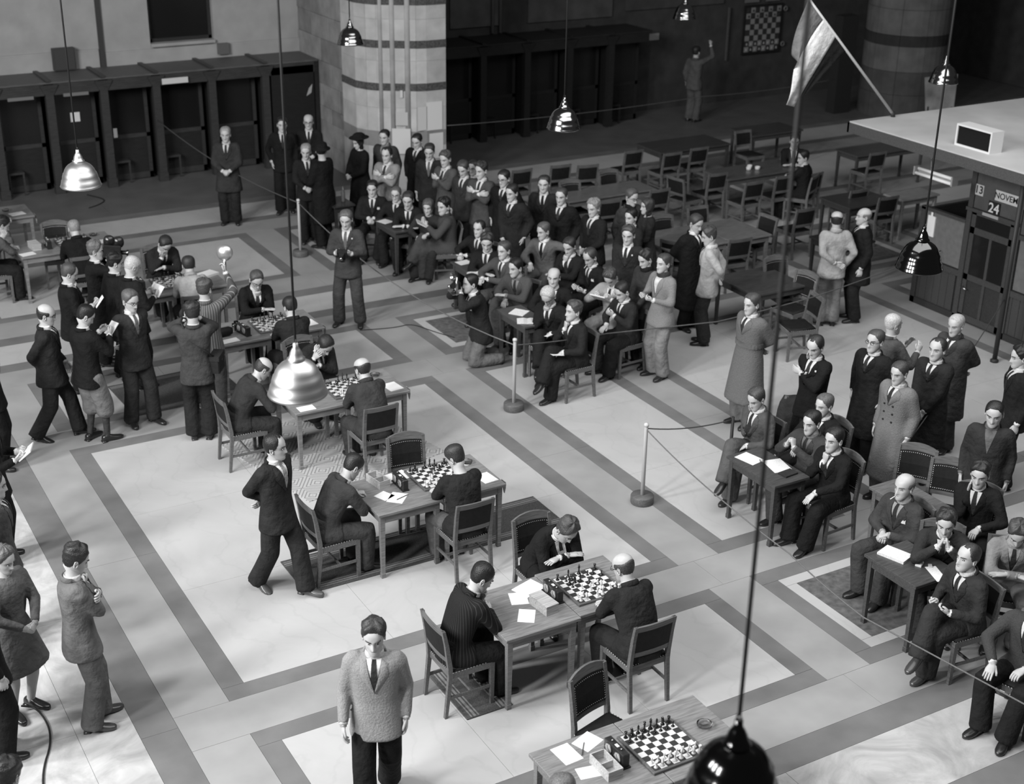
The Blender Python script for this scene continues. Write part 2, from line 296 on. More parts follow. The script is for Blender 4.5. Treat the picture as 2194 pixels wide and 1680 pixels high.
P(h=290, base='cross', label='spectator in long grey coat turned to a neighbour, book on knee', pitch=8, yaw=-35, arms=('read', 'read'), jv=0.065, tweed=1, coat='long', tv=0.06, hair='curly', hairv=0.012, scarf=0.04, shirt=0, chair='A', s=1.03, slump=1, lean=5, x=10.07, y=19.41)
P(h=242, base='sit', label='man with high forehead and dark suit gripping the table edge', pitch=4, arms=('table', 'write'), jv=0.014, hair='receding', hairv=0.02, chair='A', s=0.96, slump=1, lean=5, x=10.06, y=18.29)
P(h=226, base='sit', label='youth with brushed back hair glancing down, dark suit', pitch=22, yaw=-10, arms=('table', 'table'), jv=0.014, hair='wavy', hairv=0.03, chair='A', s=1.02, slump=1, lean=5, x=9.78, y=17.57)
P(h=255, base='sit', label='man in open grey tweed coat leaning on the small table', pitch=6, arms=('table', 'write'), jv=0.07, tweed=1, hair='short', hairv=0.06, chair='A', slump=1, lean=5, x=9.84, y=17.09)
P(h=238, base='sit', label='thin man in light grey suit with an arm over his chair back', pitch=12, yaw=24, arms=('chairback', 'lap'), jv=0.105, hair='short', hairv=0.1, tie=0.015, shirt=0.7, chair='A', slump=1, lean=5, x=10.84, y=17.66)
P(h=246, base='sit', label='dark suited man with hand before his mouth beside the light grey suit', pitch=22, arms=('table', 'mouth'), jv=0.014, hair='short', hairv=0.03, chair='A', slump=1, lean=5, x=10.81, y=16.84)
P(h=264, base='sit', label='man lighting a cigarette, dark suit with pocket handkerchief', pitch=30, lean=8, arms=('hold', 'hold'), jv=0.012, hair='receding', hairv=0.05, cig=1, hanky=1, chair='A', slump=1, x=10.88, y=16.28)
P(h=240, base='sit', label='young man in grey herringbone jacket leaning on his knees', pitch=10, yaw=20, lean=14, arms=('table', 'lap'), jv=0.07, tweed=1, hair='short', hairv=0.015, chair='A', shirt=0.2, slump=1, x=9.72, y=16.46)
P(h=222, base='sit', label='bald man in black suit gazing ahead from behind a white haired man', pitch=2, arms=('write', 'lap'), jv=0.012, hair='bald', hairv=0.05, chair='A', slump=1, lean=5, x=9.83, y=15.76)
P(h=240, base='cross', label='white haired spectator reading at the small table with open book', pitch=38, lean=10, arms=('lap', 'mouth'), jv=0.014, hair='short', hairv=0.45, glasses=1, chair='A', slump=1, x=9.49, y=15.21)
P(h=268, base='cross', label='spectator with crossed legs and hand at collar on the chair by the rope post', pitch=0, yaw=6, arms=('lap', 'chin'), jv=0.016, hair='wavy', hairv=0.06, chair='A', slump=1, lean=5, x=9.39, y=14.45)
P(h=244, base='sit', label='spectator in cream jacket and bow tie bent over a book', pitch=44, lean=10, arms=('read', 'read'), jv=0.34, hair='curly', hairv=0.05, chair='A', vbot=-0.2, slump=1, x=10.68, y=15.47)
P(h=266, base='sit', label="dark suited spectator looking into a neighbour's book", pitch=26, lean=8, arms=('read', 'lap'), jv=0.022, hair='short', hairv=0.02, chair='A', slump=1, x=10.45, y=14.81)
P(h=28, base='stand', label='bald man in cream jacket and pale trousers seen from behind', pitch=2, yaw=14, arms=('behind', 'pocket'), jv=0.34, tv=0.2, hair='bald', hairv=0.02, shirt=0.5, backview=1, x=14.13, y=14.87)
P(h=300, base='stand', label='bald man in long black coat talking to the man in cream', pitch=0, arms=('down', 'down'), jv=0.012, coat='mid', tv=0.02, hair='bald', hairv=0.15, fat=1.1, x=14.63, y=14.82)
P(h=258, base='stand', label='balding man in black suit with cheek in hand and badge on his pocket', pitch=22, arms=('cross', 'cheek'), jv=0.01, hair='receding', hairv=0.02, button=1, x=10.55, y=11.19)
P(h=262, base='stand', label='man with round spectacles and high collar in black overcoat', pitch=0, arms=('pocket', 'pocket'), jv=0.014, coat='long', hair='slick', hairv=0.06, glasses=1, x=11.25, y=10.98)
P(h=100, base='stand', label='white haired old man gesturing with one hand', pitch=4, arms=('gest', 'gest'), jv=0.08, hair='crop', hairv=0.5, x=11.79, y=11.29)
P(h=258, base='stand', label='smiling man with receding hair in dark overcoat, gloved hands joined', pitch=0, arms=('low', 'low'), jv=0.02, coat='long', hair='receding', hairv=0.03, x=11.71, y=10.46)
P(h=262, base='stand', label='heavy white haired man in grey overcoat, hands behind him', pitch=10, arms=('behind', 'behind'), jv=0.045, coat='long', hair='crop', hairv=0.4, fat=1.2, scarf=0.04, x=12.49, y=10.92)
P(h=264, base='stand', label='boy in pale wool overcoat standing beside empty chairs', pitch=10, arms=('down', 'down'), jv=0.17, tweed=1, coat=0.3, double=1, buttons=3, hair='slick', hairv=0.05, s=0.97, x=10.92, y=10.23)
P(h=266, base='cross', label='youth in grey suit with crossed legs, cheek resting on hand', pitch=24, arms=('lap', 'cheek'), jv=0.075, tv=0.085, hair='slick', hairv=0.05, chair='A', over='R', shoev=0.03, slump=1, lean=5, x=9.75, y=11.12)
P(h=268, base='sit', label='man with swept back hair and white collar behind the papers table', pitch=6, arms=('lap', 'lap'), jv=0.016, hair='slick', hairv=0.1, chair='B', slump=1, lean=5, x=10.28, y=10.61)
P(h=262, base='sit', label='man with joined hands before his mouth at the papers table', pitch=8, arms=('clasp', 'clasp'), jv=0.045, hair='slick', hairv=0.012, chair='A', shirt=0.15, slump=1, lean=5, x=9.86, y=10.34)
P(h=266, base='sit', label='lean man in black suit, chin on hand and other hand on knee', pitch=4, lean=6, arms=('knee', 'chin'), jv=0.01, hair='slick', hairv=0.012, chair='B', foot=0.48, slump=1, x=9.79, y=9.89)
P(h=236, base='stand', label='soldier in dark battledress with open collar', pitch=14, arms=('down', 'down'), jv=0.03, battle=1, hair='crop', hairv=0.012, tie=0, shirt=0.12, x=10.93, y=8.9)
P(h=264, base='sit', label='old man with cigarette in double breasted suit, hands in lap', pitch=2, arms=('lapmid', 'lapmid'), jv=0.045, double=1, hair='bald', hairv=0.1, hanky=1, cig=1, chair='B', shirt=0.3, fat=1.12, slump=1, lean=5, x=9.66, y=8.74)
P(h=240, base='sit', label='frowning dark haired man with raised fist and striped tie', pitch=12, arms=('lap', 'cheek'), jv=0.012, hair='wavy', hairv=0.015, chair='B', shirt=0.6, slump=1, lean=5, x=10.53, y=8.61)
P(h=226, base='sit', label='laughing young man with clasped hands over the small table', pitch=14, yaw=6, lean=16, arms=('clasp', 'clasp'), jv=0.03, hair='wavy', hairv=0.02, chair='B', slump=1, x=9.6, y=8.18)
P(h=276, base='cross', label='man with crossed legs trimming a pencil over a sheet of paper', pitch=-4, lean=8, arms=('hold', 'hold'), jv=0.03, hair='receding', hairv=0.03, chair='A', shoev=0.05, slump=1, x=9.21, y=7.43)
P(h=226, base='sit', label='man in pale raincoat bent over his folded arms', pitch=36, lean=14, arms=('table', 'table'), jv=0.2, hair='wavy', hairv=0.05, chair='A', shirt=0.3, slump=1, x=10.05, y=7.72)
P(h=256, base='sit', label='man in tweed jacket and polished boots at the picture edge', pitch=10, arms=('lap', 'knee'), jv=0.05, tweed=1, tv=0.014, hair='short', hairv=0.03, chair='B', foot=0.46, slump=1, lean=5, x=9.09, y=6.61)
P(h=300, base='stand', label='dark haired passer-by near the kiosk', pitch=8, arms=('down', 'down'), jv=0.014, hair='wavy', hairv=0.012, x=12.38, y=9.83)
P(h=70, base='stand', label='man reaching towards the wall board at the dark end of the hall', pitch=-4, arms=('down', 'raise'), jv=0.08, tv=0.08, hair='short', hairv=0.02, x=20.46, y=26.82)
P(h=215, base='sit', label='man facing the room at a dim cafe table', pitch=10, arms=('table', 'table'), jv=0.012, hair='short', hairv=0.02, chair='A', slump=1, lean=5, x=18.08, y=20.43)
P(h=330, base='sit', label='dark suited man seen from behind at a dim cafe table', pitch=10, yaw=-40, arms=('table', 'table'), jv=0.012, hair='short', hairv=0.015, chair='A', slump=1, lean=5, x=17.4, y=19.25)
EMPTY_CHAIRS = [
(5.92, 12.29, 190, 'B', 'empty studded armless chair opposite the dark haired player', None),
(5.42, 7.64, 165, 'B', 'empty studded chair drawn up to the unattended chess table', None),
(4.43, 21.97, 190, 'B', 'empty dark leather chair at the far chess table', None),
(10.53, 9.52, 235, 'B', 'empty studded chair beside the boy in the pale overcoat', None),
(10.6, 9.1, 235, 'B', 'empty studded chair between the soldier and the bare small table', None),
(12.86, 22.13, 0, 'A', 'empty wooden chair with dark leather back left standing among the cafe tables', 'chairs left standing around the cafe tables'),
(13.7, 22.09, 5, 'A', 'empty wooden chair with dark leather back left standing among the cafe tables', 'chairs left standing around the cafe tables'),
(14.18, 21.86, 10, 'A', 'empty wooden chair with dark leather back left standing among the cafe tables', 'chairs left standing around the cafe tables'),
(14.14, 20.66, 180, 'B', 'empty wooden chair with dark leather back left standing among the cafe tables', 'chairs left standing around the cafe tables'),
(13.11, 20.38, 185, 'B', 'empty wooden chair with dark leather back left standing among the cafe tables', 'chairs left standing around the cafe tables'),
(15.54, 22.4, 0, 'A', 'empty wooden chair with dark leather back left standing among the cafe tables', 'chairs left standing around the cafe tables'),
(16.11, 21.91, 0, 'A', 'empty wooden chair with dark leather back left standing among the cafe tables', 'chairs left standing around the cafe tables'),
(16.83, 22.01, 0, 'A', 'empty wooden chair with dark leather back left standing among the cafe tables', 'chairs left standing around the cafe tables'),
(15.35, 20.18, 80, 'A', 'empty wooden chair with dark leather back left standing among the cafe tables', 'chairs left standing around the cafe tables'),
(15.96, 20.28, 0, 'A', 'empty wooden chair with dark leather back left standing among the cafe tables', 'chairs left standing around the cafe tables'),
(14.31, 18.16, 180, 'A', 'empty wooden chair with dark leather back left standing among the cafe tables', 'chairs left standing around the cafe tables'),
(14.37, 19.88, 0, 'A', 'empty wooden chair with dark leather back left standing among the cafe tables', 'chairs left standing around the cafe tables'),
(13.23, 19.7, 5, 'A', 'empty wooden chair with dark leather back left standing among the cafe tables', 'chairs left standing around the cafe tables'),
(13.32, 17.85, 185, 'B', 'empty wooden chair with dark leather back left standing among the cafe tables', 'chairs left standing around the cafe tables'),
(13.03, 17.18, 60, 'A', 'empty wooden chair with dark leather back left standing among the cafe tables', 'chairs left standing around the cafe tables'),
(16.2, 19.51, 0, 'A', 'empty wooden chair with dark leather back left standing among the cafe tables', 'chairs left standing around the cafe tables'),
(16.97, 19.59, 0, 'A', 'empty wooden chair with dark leather back left standing among the cafe tables', 'chairs left standing around the cafe tables'),
(17.55, 19.47, -5, 'A', 'empty wooden chair with dark leather back left standing among the cafe tables', 'chairs left standing around the cafe tables'),
(15.9, 17.76, 0, 'A', 'empty wooden chair with dark leather back left standing among the cafe tables', 'chairs left standing around the cafe tables'),
(14.79, 17.43, 265, 'A', 'empty wooden chair with dark leather back left standing among the cafe tables', 'chairs left standing around the cafe tables'),
(13.85, 16.92, 5, 'A', 'empty wooden chair with dark leather back left standing among the cafe tables', 'chairs left standing around the cafe tables'),
(13.59, 15.27, 185, 'B', 'empty wooden chair with dark leather back left standing among the cafe tables', 'chairs left standing around the cafe tables'),
(18.51, 22.24, 180, 'A', 'empty wooden chair with dark leather back left standing among the cafe tables', 'chairs left standing around the cafe tables'),
(13.29, 14.72, 262, 'B', 'empty wooden chair with dark leather back left standing among the cafe tables', 'chairs left standing around the cafe tables'),
(12.89, 14.13, 285, 'A', 'empty wooden chair with dark leather back left standing among the cafe tables', 'chairs left standing around the cafe tables'),
(17.71, 17.66, 5, 'A', 'empty wooden chair with dark leather back left standing among the cafe tables', 'chairs left standing around the cafe tables'),
(17.54, 18.24, 0, 'A', 'empty wooden chair with dark leather back left standing among the cafe tables', 'chairs left standing around the cafe tables'),
(19.76, 20.13, 0, 'A', 'empty wooden chair with dark leather back left standing among the cafe tables', 'chairs left standing around the cafe tables')]
LAMPS = [(3.25, 14.56, 'pendant lamp with bright satin bell shade over the farthest boards', 0.58, 0.42), (3.23, 8.53, 'pendant lamp with bright satin bell shade above the bald heavy man', 0.58, 0.42), (9.13, 20.99, 'polished pendant lamp hanging before the stone pillar', 0.3, 0.14), (9.13, 14.53, 'polished pendant lamp hanging before the dark bay', 0.3, 0.14), (15.56, 20.81, 'polished pendant lamp at the dark end near the wall chess board', 0.3, 0.14), (15.56, 14.53, 'polished pendant lamp hanging beyond the kiosk roof', 0.3, 0.14), (9.15, 8.53, 'dark glossy pendant lamp hanging before the kiosk door', 0.1, 0.12), (3.28, 3.7, 'dark glossy pendant lamp hanging over the unattended board', 0.06, 0.12)]
#POSE-BEGIN
def rX(a): c, s = math.cos(a), math.sin(a); return np.array(((1, 0, 0), (0, c, -s), (0, s, c)), float)
def rY(a): c, s = math.cos(a), math.sin(a); return np.array(((c, 0, s), (0, 1, 0), (-s, 0, c)), float)
def rZ(a): c, s = math.cos(a), math.sin(a); return np.array(((c, -s, 0), (s, c, 0), (0, 0, 1)), float)
def uu(a):
    a = np.asarray(a, float); n = np.linalg.norm(a); return a / n if n > 1e-9 else a
def ik(S, W, a, b, hint):
    d = W - S; L = np.linalg.norm(d); n = d / L
    if L > a + b - 0.006: L = a + b - 0.006; W = S + n * L
    if L < abs(a - b) + 0.03: L = abs(a - b) + 0.03; W = S + n * L
    x = (a * a - b * b + L * L) / (2 * L); h = math.sqrt(max(0.0, a * a - x * x))
    hp = np.asarray(hint, float); hp = uu(hp - n * hp.dot(n))
    return S + n * x + hp * h, W
def pose(q):
    """joint positions of a figure facing +y, in metres, standing on z = 0"""
    D = math.radians; A = np.array
    base = q['base']; s = q.get('s', 1.0)
    hz = {'stand': 0.93 * s, 'walk': 0.91 * s, 'sit': 0.55, 'cross': 0.55, 'kneel': 0.50}[base]
    sl = q.get('slump', 0) if base in ('sit', 'cross') else 0; hz -= 0.03 * sl; k = s * (1 - 0.06 * sl)
    lean = D(q.get('lean', 0)); side = D(q.get('side', 0)); tw = D(q.get('twist', 0))
    H = A((0, 0, hz), float)
    R1 = rY(side * 0.6) @ rX(-lean * 0.75); R2 = rY(side) @ rX(-lean * 1.15); R3 = rY(side) @ rX(-lean * 1.3)
    W = H + R1 @ A((0, 0, 0.20 * k)); C = W + R2 @ A((0, 0, 0.22 * k)); N = C + R3 @ A((0, 0, 0.14 * k))
    up = R3 @ A((0, 0, 1.)); Rt = R3 @ rZ(-tw); rt = Rt @ A((1., 0, 0)); fw = Rt @ A((0, 1., 0))
    yaw = D(q.get('yaw', 0)); pit = D(q.get('pitch', 5)); rol = D(q.get('roll', 0))
    Rh = rZ(-yaw) @ rX(-pit) @ rY(rol)
    nd = uu(up * 0.6 + (rZ(-yaw) @ rX(-pit * 0.7 - lean * 0.3)) @ A((0, 0, 1.)) * 0.6)
    Hc = N + nd * 0.148 * s + fw * 0.015
    J = dict(H=H, W=W, C=C, N=N, Hc=Hc, Rh=Rh, R1=R1, R2=R2, R3=Rt, up=up, rt=rt, fw=fw, s=s)
    J['crown'] = Hc + Rh @ A((0, -0.01, 0.139)) * s
    hf = Rh @ A((0, 1., 0)); hr = Rh @ A((1., 0, 0)); hu = Rh @ A((0, 0, 1.))
    arms = q.get('arms', ('down', 'down'))       # (left, right)
    sit = base in ('sit', 'cross')
    tz = q.get('tz', 0.80)
    for sd, code, nm in ((-1, arms[0], 'L'), (1, arms[1], 'R')):
        S = N - up * 0.062 * s + rt * (0.172 * s * sd)
        X = lambda x, y, z: A((x * sd, y, z), float)
        hp = 'relaxed'; pn = X(-1, 0, 0)
        if code == 'down': w = S + X(0.06, 0.03, -0.53 * s); hint = X(0.35, -1, 0); hd = X(0, 0.08, -1)
        elif code == 'swing': w = S + X(0.07, 0.16, -0.50 * s); hint = X(0.35, -1, 0); hd = X(0, 0.2, -1)
        elif code == 'behind': w = H + X(0.0, -0.175, 0.10); hint = X(1, -0.5, 0); hd = X(-1, 0.1, -0.4); pn = X(0, -1, 0)
        elif code == 'pocket': w = H + X(0.215, 0.03, 0.015); hint = X(0.9, -1, 0); hd = X(-0.15, 0.25, -1)
        elif code == 'cross': w = C + fw * (0.205 if sd > 0 else 0.175) + X(-0.07, 0, -0.045 if sd > 0 else -0.02); hint = X(1, 0.0, -0.7); hd = X(-1, 0.0, 0.12); pn = X(0, -1, 0)
        elif code == 'front': w = H + R1 @ X(0.055, 0.25, 0.10 * s); hint = X(1, -0.6, -0.1); hd = X(-0.8, 0.35, -0.35); pn = X(0, -1, -0.2); hp = 'grip'
        elif code == 'low': w = H + R1 @ X(0.05, 0.23, -0.03); hint = X(1, -0.6, -0.1); hd = X(-0.5, 0.3, -0.8); pn = X(0, -1, -0.2); hp = 'grip'
        elif code == 'hold': w = C + fw * 0.27 + X(0.10, 0, -0.15 * s); hint = X(0.7, -0.4, -1); hd = X(-0.45, 0.8, 0.25); pn = X(-0.6, 0, 0.6); hp = 'grip'
        elif code == 'holdhigh': w = C + fw * 0.29 + X(0.09, 0, 0.0); hint = X(0.8, -0.2, -1); hd = X(-0.35, 0.7, 0.5); pn = X(-0.8, 0, 0.3); hp = 'grip'
        elif code == 'chin': w = Hc + hf * 0.103 - hu * 0.228 + hr * 0.015 * sd; hint = X(0.55, 0.35, -1); hd = uu(Hc + hf * 0.105 - hu * 0.10 - w); pn = -hf; hp = 'fist'
        elif code == 'mouth': w = Hc + hf * 0.140 - hu * 0.185 + hr * 0.03 * sd; hint = X(0.6, 0.3, -1); hd = uu(Hc + hf * 0.115 - hu * 0.05 - w); pn = -hf; hp = 'fist'
        elif code == 'cheek': w = Hc + hf * 0.049 - hu * 0.196 + hr * 0.085 * sd; hint = X(0.7, 0.4, -1); hd = uu(hu + hf * 0.05 - hr * 0.12 * sd); pn = -hr * sd; hp = 'flat'
        elif code == 'brow': w = Hc + hf * 0.135 - hu * 0.143 + hr * 0.055 * sd; hint = X(0.7, 0.4, -1); hd = uu(hu - hf * 0.1 - hr * 0.15 * sd); pn = -hf; hp = 'flat'
        elif code == 'table': w = A((-0.055 * sd, 0.36 + 0.10 * math.sin(lean), tz)); hint = X(1, -0.1, -0.35); hd = X(-0.95, 0.25, 0.0); pn = A((0, 0, -1.)); hp = 'flat'
        elif code == 'write': w = X(0.10, 0.42, tz); hint = X(1, -0.3, -0.2); hd = X(-0.3, 1, -0.05); pn = A((0, 0, -1.)); hp = 'grip'
        elif code == 'clasp': w = X(0.045, 0.40, tz + 0.20); hint = X(1, 0.1, -1); hd = X(-0.35, -0.25, 0.9); pn = X(-1, 0, 0); hp = 'fist'
        elif code == 'lap': w = X(0.10, 0.30, 0.69); hint = X(1, -0.6, 0.1); hd = X(-0.25, 1, -0.25); pn = A((0, 0.2, -1.))
        elif code == 'lapmid': w = X(0.03, 0.27, 0.72); hint = X(1, -0.6, 0.1); hd = X(-0.6, 0.8, -0.2); pn = A((0, 0.2, -1.)); hp = 'grip'
        elif code == 'knee': w = X(0.12, 0.43, 0.70); hint = X(1, -0.3, 0.1); hd = X(-0.1, 0.8, -0.6); pn = A((0, 0.4, -1.)); hp = 'flat'
        elif code == 'read': w = X(0.11, 0.36, 0.92); hint = X(1, -0.4, -0.6); hd = X(-0.3, 0.7, 0.45); pn = X(-0.6, -0.2, 0.6); hp = 'grip'
        elif code == 'chairback': w = S + X(0.22, 0.10, -0.26); hint = X(1, -0.2, 0.2); hd = X(-0.2, 0.9, -0.5); pn = A((0, 0, -1.))
        elif code == 'raise': w = S + X(0.05, 0.27, 0.36); hint = X(0.8, 0.1, -1); hd = X(0, 0.25, 1); pn = X(-1, 0, 0); hp = 'grip'
        elif code == 'cam': w = Hc + hf * 0.17 + hr * 0.075 * sd - hu * 0.085; hint = X(1, 0.1, -0.8); hd = uu(hf * 0.4 + hu * 0.7 - hr * 0.25 * sd); pn = -hr * sd; hp = 'grip'
        elif code == 'gest': w = C + fw * 0.33 + X(0.12, 0, -0.06); hint = X(0.8, -0.4, -1); hd = X(-0.2, 0.5, 0.8); pn = X(-1, 0, 0); hp = 'relaxed'
        else: raise KeyError(code)
        E_, w = ik(S, w, 0.30 * s, 0.265 * s, hint)
        J['S' + nm] = S; J['E' + nm] = E_; J['W' + nm] = w; J['hd' + nm] = uu(hd); J['pn' + nm] = uu(pn); J['hp' + nm] = hp; J['code' + nm] = code
    for sd, nm in ((-1, 'L'), (1, 'R')):
        hip = H + A((0.095 * s * sd, 0, -0.02)); X = lambda x, y, z: A((x * sd, y, z), float)
        kh = A((sd * 0.15, 1, 0.2)); fd = X(0.22, 1, 0); roll = 0.0
        if base == 'stand':
            st = q.get('stance', 0.10); an = X(st, 0.11 * (1 if nm == q.get('fwd', 'x') else 0), 0.085)
        elif base == 'walk':
            f = 1 if nm == q.get('fwd', 'R') else -1
            an = X(0.075, 0.25 if f > 0 else -0.24, 0.085 if f > 0 else 0.105); roll = 0 if f > 0 else 0.32
        elif base == 'sit':
            an = X(q.get('stance', 0.12), q.get('foot', 0.40), 0.085); kh = A((sd * 0.25, 0.6, 1))
        elif base == 'cross':
            top = nm == q.get('over', 'R')
            if top: kn = A((-0.02 * sd, 0.43, 0.70)); an = A((-0.13 * sd, 0.62, 0.36)); fd = A((-0.25 * sd, 0.9, -0.35)); roll = -0.2
            else: an = X(0.06, 0.44, 0.085); kh = A((sd * 0.1, 0.6, 1))
        else:
            an = X(0.11, -0.26, 0.075); kh = A((sd * 0.2, 1, -1)); fd = X(0.1, -0.35, -1); hip = H + A((0.095 * sd, 0, -0.02))
            kn = X(0.13, 0.16, 0.075)
        if (base == 'cross' and nm == q.get('over', 'R')) or base == 'kneel': K, An = kn, an
        else: K, An = ik(hip, an, 0.42 * s, 0.42 * s, kh)
        J['T' + nm] = hip; J['K' + nm] = K; J['A' + nm] = An; J['fd' + nm] = uu(fd); J['fr' + nm] = roll
    return J
#POSE-END
# ------------------------------------------------------------------ floor
FL = MB(); FL.box(-6, 34, 1.0, 29.0, -0.20, -0.012)
floor = struct(FL.obj('floor', mat('bedding', 0.10, 0.9)))
m_white = mat('marble_white', 0.455, 0.34, 0.3, 'marble', 0.8, 0.07, v2=0.955)
m_mid = mat('stone_mid', 0.315, 0.35, 0.35, 'granite', 2.2, 0.10)
m_dark = mat('stone_dark', 0.170, 0.32, 0.35, 'granite', 2.6, 0.14)
m_vein = mat('marble_veined', 0.46, 0.32, 0.35, 'marble', 1.7, 0.30, v2=0.97)
m_dkin = mat('stone_speckled', 0.12, 0.38, 0.35, 'granite', 14, 0.35)
m_far = mat('stone_far', 0.125, 0.4, 0.3, 'granite', 2.0, 0.12)
_slab = {}
def slab(x0, x1, y0, y1, m, name='floor_slab'):
    g_ = 0.0014; w, d = round(x1 - x0 - 2 * g_, 3), round(y1 - y0 - 2 * g_, 3)
    k = (w, d, m.name)
    if k not in _slab:
        b = MB(); b.box(0, w, 0, d, -0.014, 0); me = b.mesh(name); me.materials.append(m); _slab[k] = me
    return link(name, _slab[k], floor, (x0 + g_, y0 + g_, 0))
def slabs(x0, x1, y0, y1, m, nx=1, ny=1, name='floor_slab'):
    for i in range(nx):
        for j in range(ny):
            slab(x0 + (x1 - x0) * i / nx, x0 + (x1 - x0) * (i + 1) / nx, y0 + (y1 - y0) * j / ny, y0 + (y1 - y0) * (j + 1) / ny, m, name)
def frame(x0, x1, y0, y1, t, m):
    nx = 2 if x1 - x0 > 3 else 1
    slabs(x0, x1, y0, y0 + t, m, nx, 1, 'border_strip'); slabs(x0, x1, y1 - t, y1, m, nx, 1, 'border_strip')
    ny = max(1, round((y1 - y0) / 3))
    slabs(x0, x0 + t, y0 + t, y1 - t, m, 1, ny, 'border_strip'); slabs(x1 - t, x1, y0 + t, y1 - t, m, 1, ny, 'border_strip')
    return x0 + t, x1 - t, y0 + t, y1 - t
rows = ((7.84, 9.634), (10.156, 15.89), (16.471, 18.159), (20.62, 23.235))
XW = [(3.056, 7.967), (8.491, 10.27), (10.79, 15.70), (16.22, 18.0), (18.52, 24.26)]
for ci, (x0, x1) in enumerate(XW):
    for ri, (y0, y1) in enumerate(rows):
        a = frame(x0, x1, y0, y1, 0.207, m_dark)
        if ci % 2 == 1 and ri != 1:
            a = frame(*a, 0.135, m_white); slabs(*a, m_dkin, 1, 1)
        else: slabs(*a, m_white, 3 if x1 - x0 > 3 else 1, {0: 1, 1: 3, 2: 1, 3: 2}[ri])
# mid grey bands between the panels
XE = [2.542] + [v for p in XW for v in p] + [25.0]
bandy = ((7.316, 7.84), (9.634, 10.156), (15.89, 16.471), (18.159, 18.69), (19.97, 20.62), (23.235, 23.83))
for y0, y1 in bandy: slabs(2.542, 25.0, y0, y1, m_mid, 8, 1, 'band_slab')
for k in range(0, len(XE), 2):
    for y0, y1 in rows: slabs(XE[k], XE[k + 1], y0, y1, m_mid, 1, 2 if y1 - y0 > 3 else 1, 'band_slab')
# dark and light stripes across the hall
slabs(2.542, 25.0, 18.69, 18.96, m_dark, 6, 1, 'stripe_slab'); slabs(2.542, 25, 18.96, 19.68, m_white, 12, 1, 'stripe_slab'); slabs(2.542, 25, 19.68, 19.97, m_dark, 6, 1, 'stripe_slab')
slabs(2.542, 25, 7.007, 7.316, m_dark, 6, 1, 'stripe_slab'); slabs(2.217, 25, 6.245, 7.007, m_vein, 10, 1, 'stripe_slab'); slabs(2.217, 25, 5.93, 6.245, m_dark, 6, 1, 'stripe_slab')
slabs(2.217, 25, 3.0, 5.93, m_vein, 6, 1)
slabs(2.217, 2.542, 7.007, 25.0, m_dark, 1, 6, 'stripe_slab')
slabs(2.542, 25, 23.83, 24.08, m_dark, 6, 1, 'stripe_slab'); slabs(2.542, 25, 24.08, 25.0, m_white, 10, 1, 'stripe_slab'); slabs(0.2, 30, 25.0, 25.30, m_dark, 8, 1, 'stripe_slab')
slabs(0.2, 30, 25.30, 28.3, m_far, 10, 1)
slabs(1.75, 2.217, 3.0, 25.0, m_vein, 1, 12); slabs(0.9, 1.75, 3.0, 25.0, m_vein, 1, 12); slabs(-4, 0.9, 3.0, 25.0, m_far, 2, 5)
slabs(25, 31, 3.0, 25.0, m_far, 2, 5)

# ------------------------------------------------------------------ walls
m_plaster = mat('plaster', 0.36, 0.9, 0.1, 'stone', 2.5, 0.10, 0.2, bscale=30)
m_stone = mat('wall_stone', 0.40, 0.85, 0.15, 'stone', 3.5, 0.22, 0.35, bscale=18)
m_stoned = mat('wall_stone_band', 0.085, 0.8, 0.2, 'stone', 26, 0.45, 0.4, bscale=40)
m_dkwood = wood(0.022); m_booth = wood(0.035, 0.5); m_boothroof = wood(0.085, 0.6)
WH = 8.0
def wall_with_openings(name, x0, x1, y, th, openings, m):
    b = MB(); xs = sorted({x0, x1} | {o[0] for o in openings} | {o[1] for o in openings}); 
    for i in range(len(xs) - 1):
        cx = (xs[i] + xs[i + 1]) / 2; op = [o for o in openings if o[0] < cx < o[1]]
        if not op: b.box(xs[i], xs[i + 1], y, y + th, 0, WH)
        else:
            b.box(xs[i], xs[i + 1], y, y + th, 0, op[0][2]); b.box(xs[i], xs[i + 1], y, y + th, op[0][3], WH)
    return struct(b.obj(name, m))
OPW = [(3.55, 4.95, 2.55, 4.9), (7.98, 9.30, 2.52, 4.9)]
wall_with_openings('wall_back', -4, 11.15, 28.3, 0.4, OPW, m_plaster)
for i, (a, b_, c, d) in enumerate(OPW):
    f = MB(); t = 0.07
    f.box(a, b_, 28.42, 28.50, c, c + t); f.box(a, b_, 28.42, 28.50, d - t, d); f.box(a, a + t, 28.42, 28.50, c, d); f.box(b_ - t, b_, 28.42, 28.50, c, d)
    w_ = struct(f.obj('window_%d' % (i + 1), wood(0.03)))
    p = MB(); p.box(a + t, b_ - t, 28.45, 28.46, c + t, d - t); p.obj('pane', mat('dark_glass', 0.012, 0.15, 0.5), w_)
    p = MB(); p.box(a, b_, 28.22, 28.30, c - 0.06, c); p.obj('window_sill', m_plaster, w_)
# plaster mouldings
for i, (x0, x1, z) in enumerate(((-4, 6.93, 2.50), (7.07, 11.15, 2.42))):
    b = MB(); b.box(x0, x1, 28.25, 28.30, 2.13, z - 0.03); b.box(x0, x1, 28.265, 28.30, z - 0.03, z); struct(b.obj('trim_%d' % (i + 1), m_plaster))
b = MB(); b.box(6.95, 7.05, 28.26, 28.30, 2.15, WH); struct(b.obj('trim_3', mat('pipe_dark', 0.05, 0.6)))
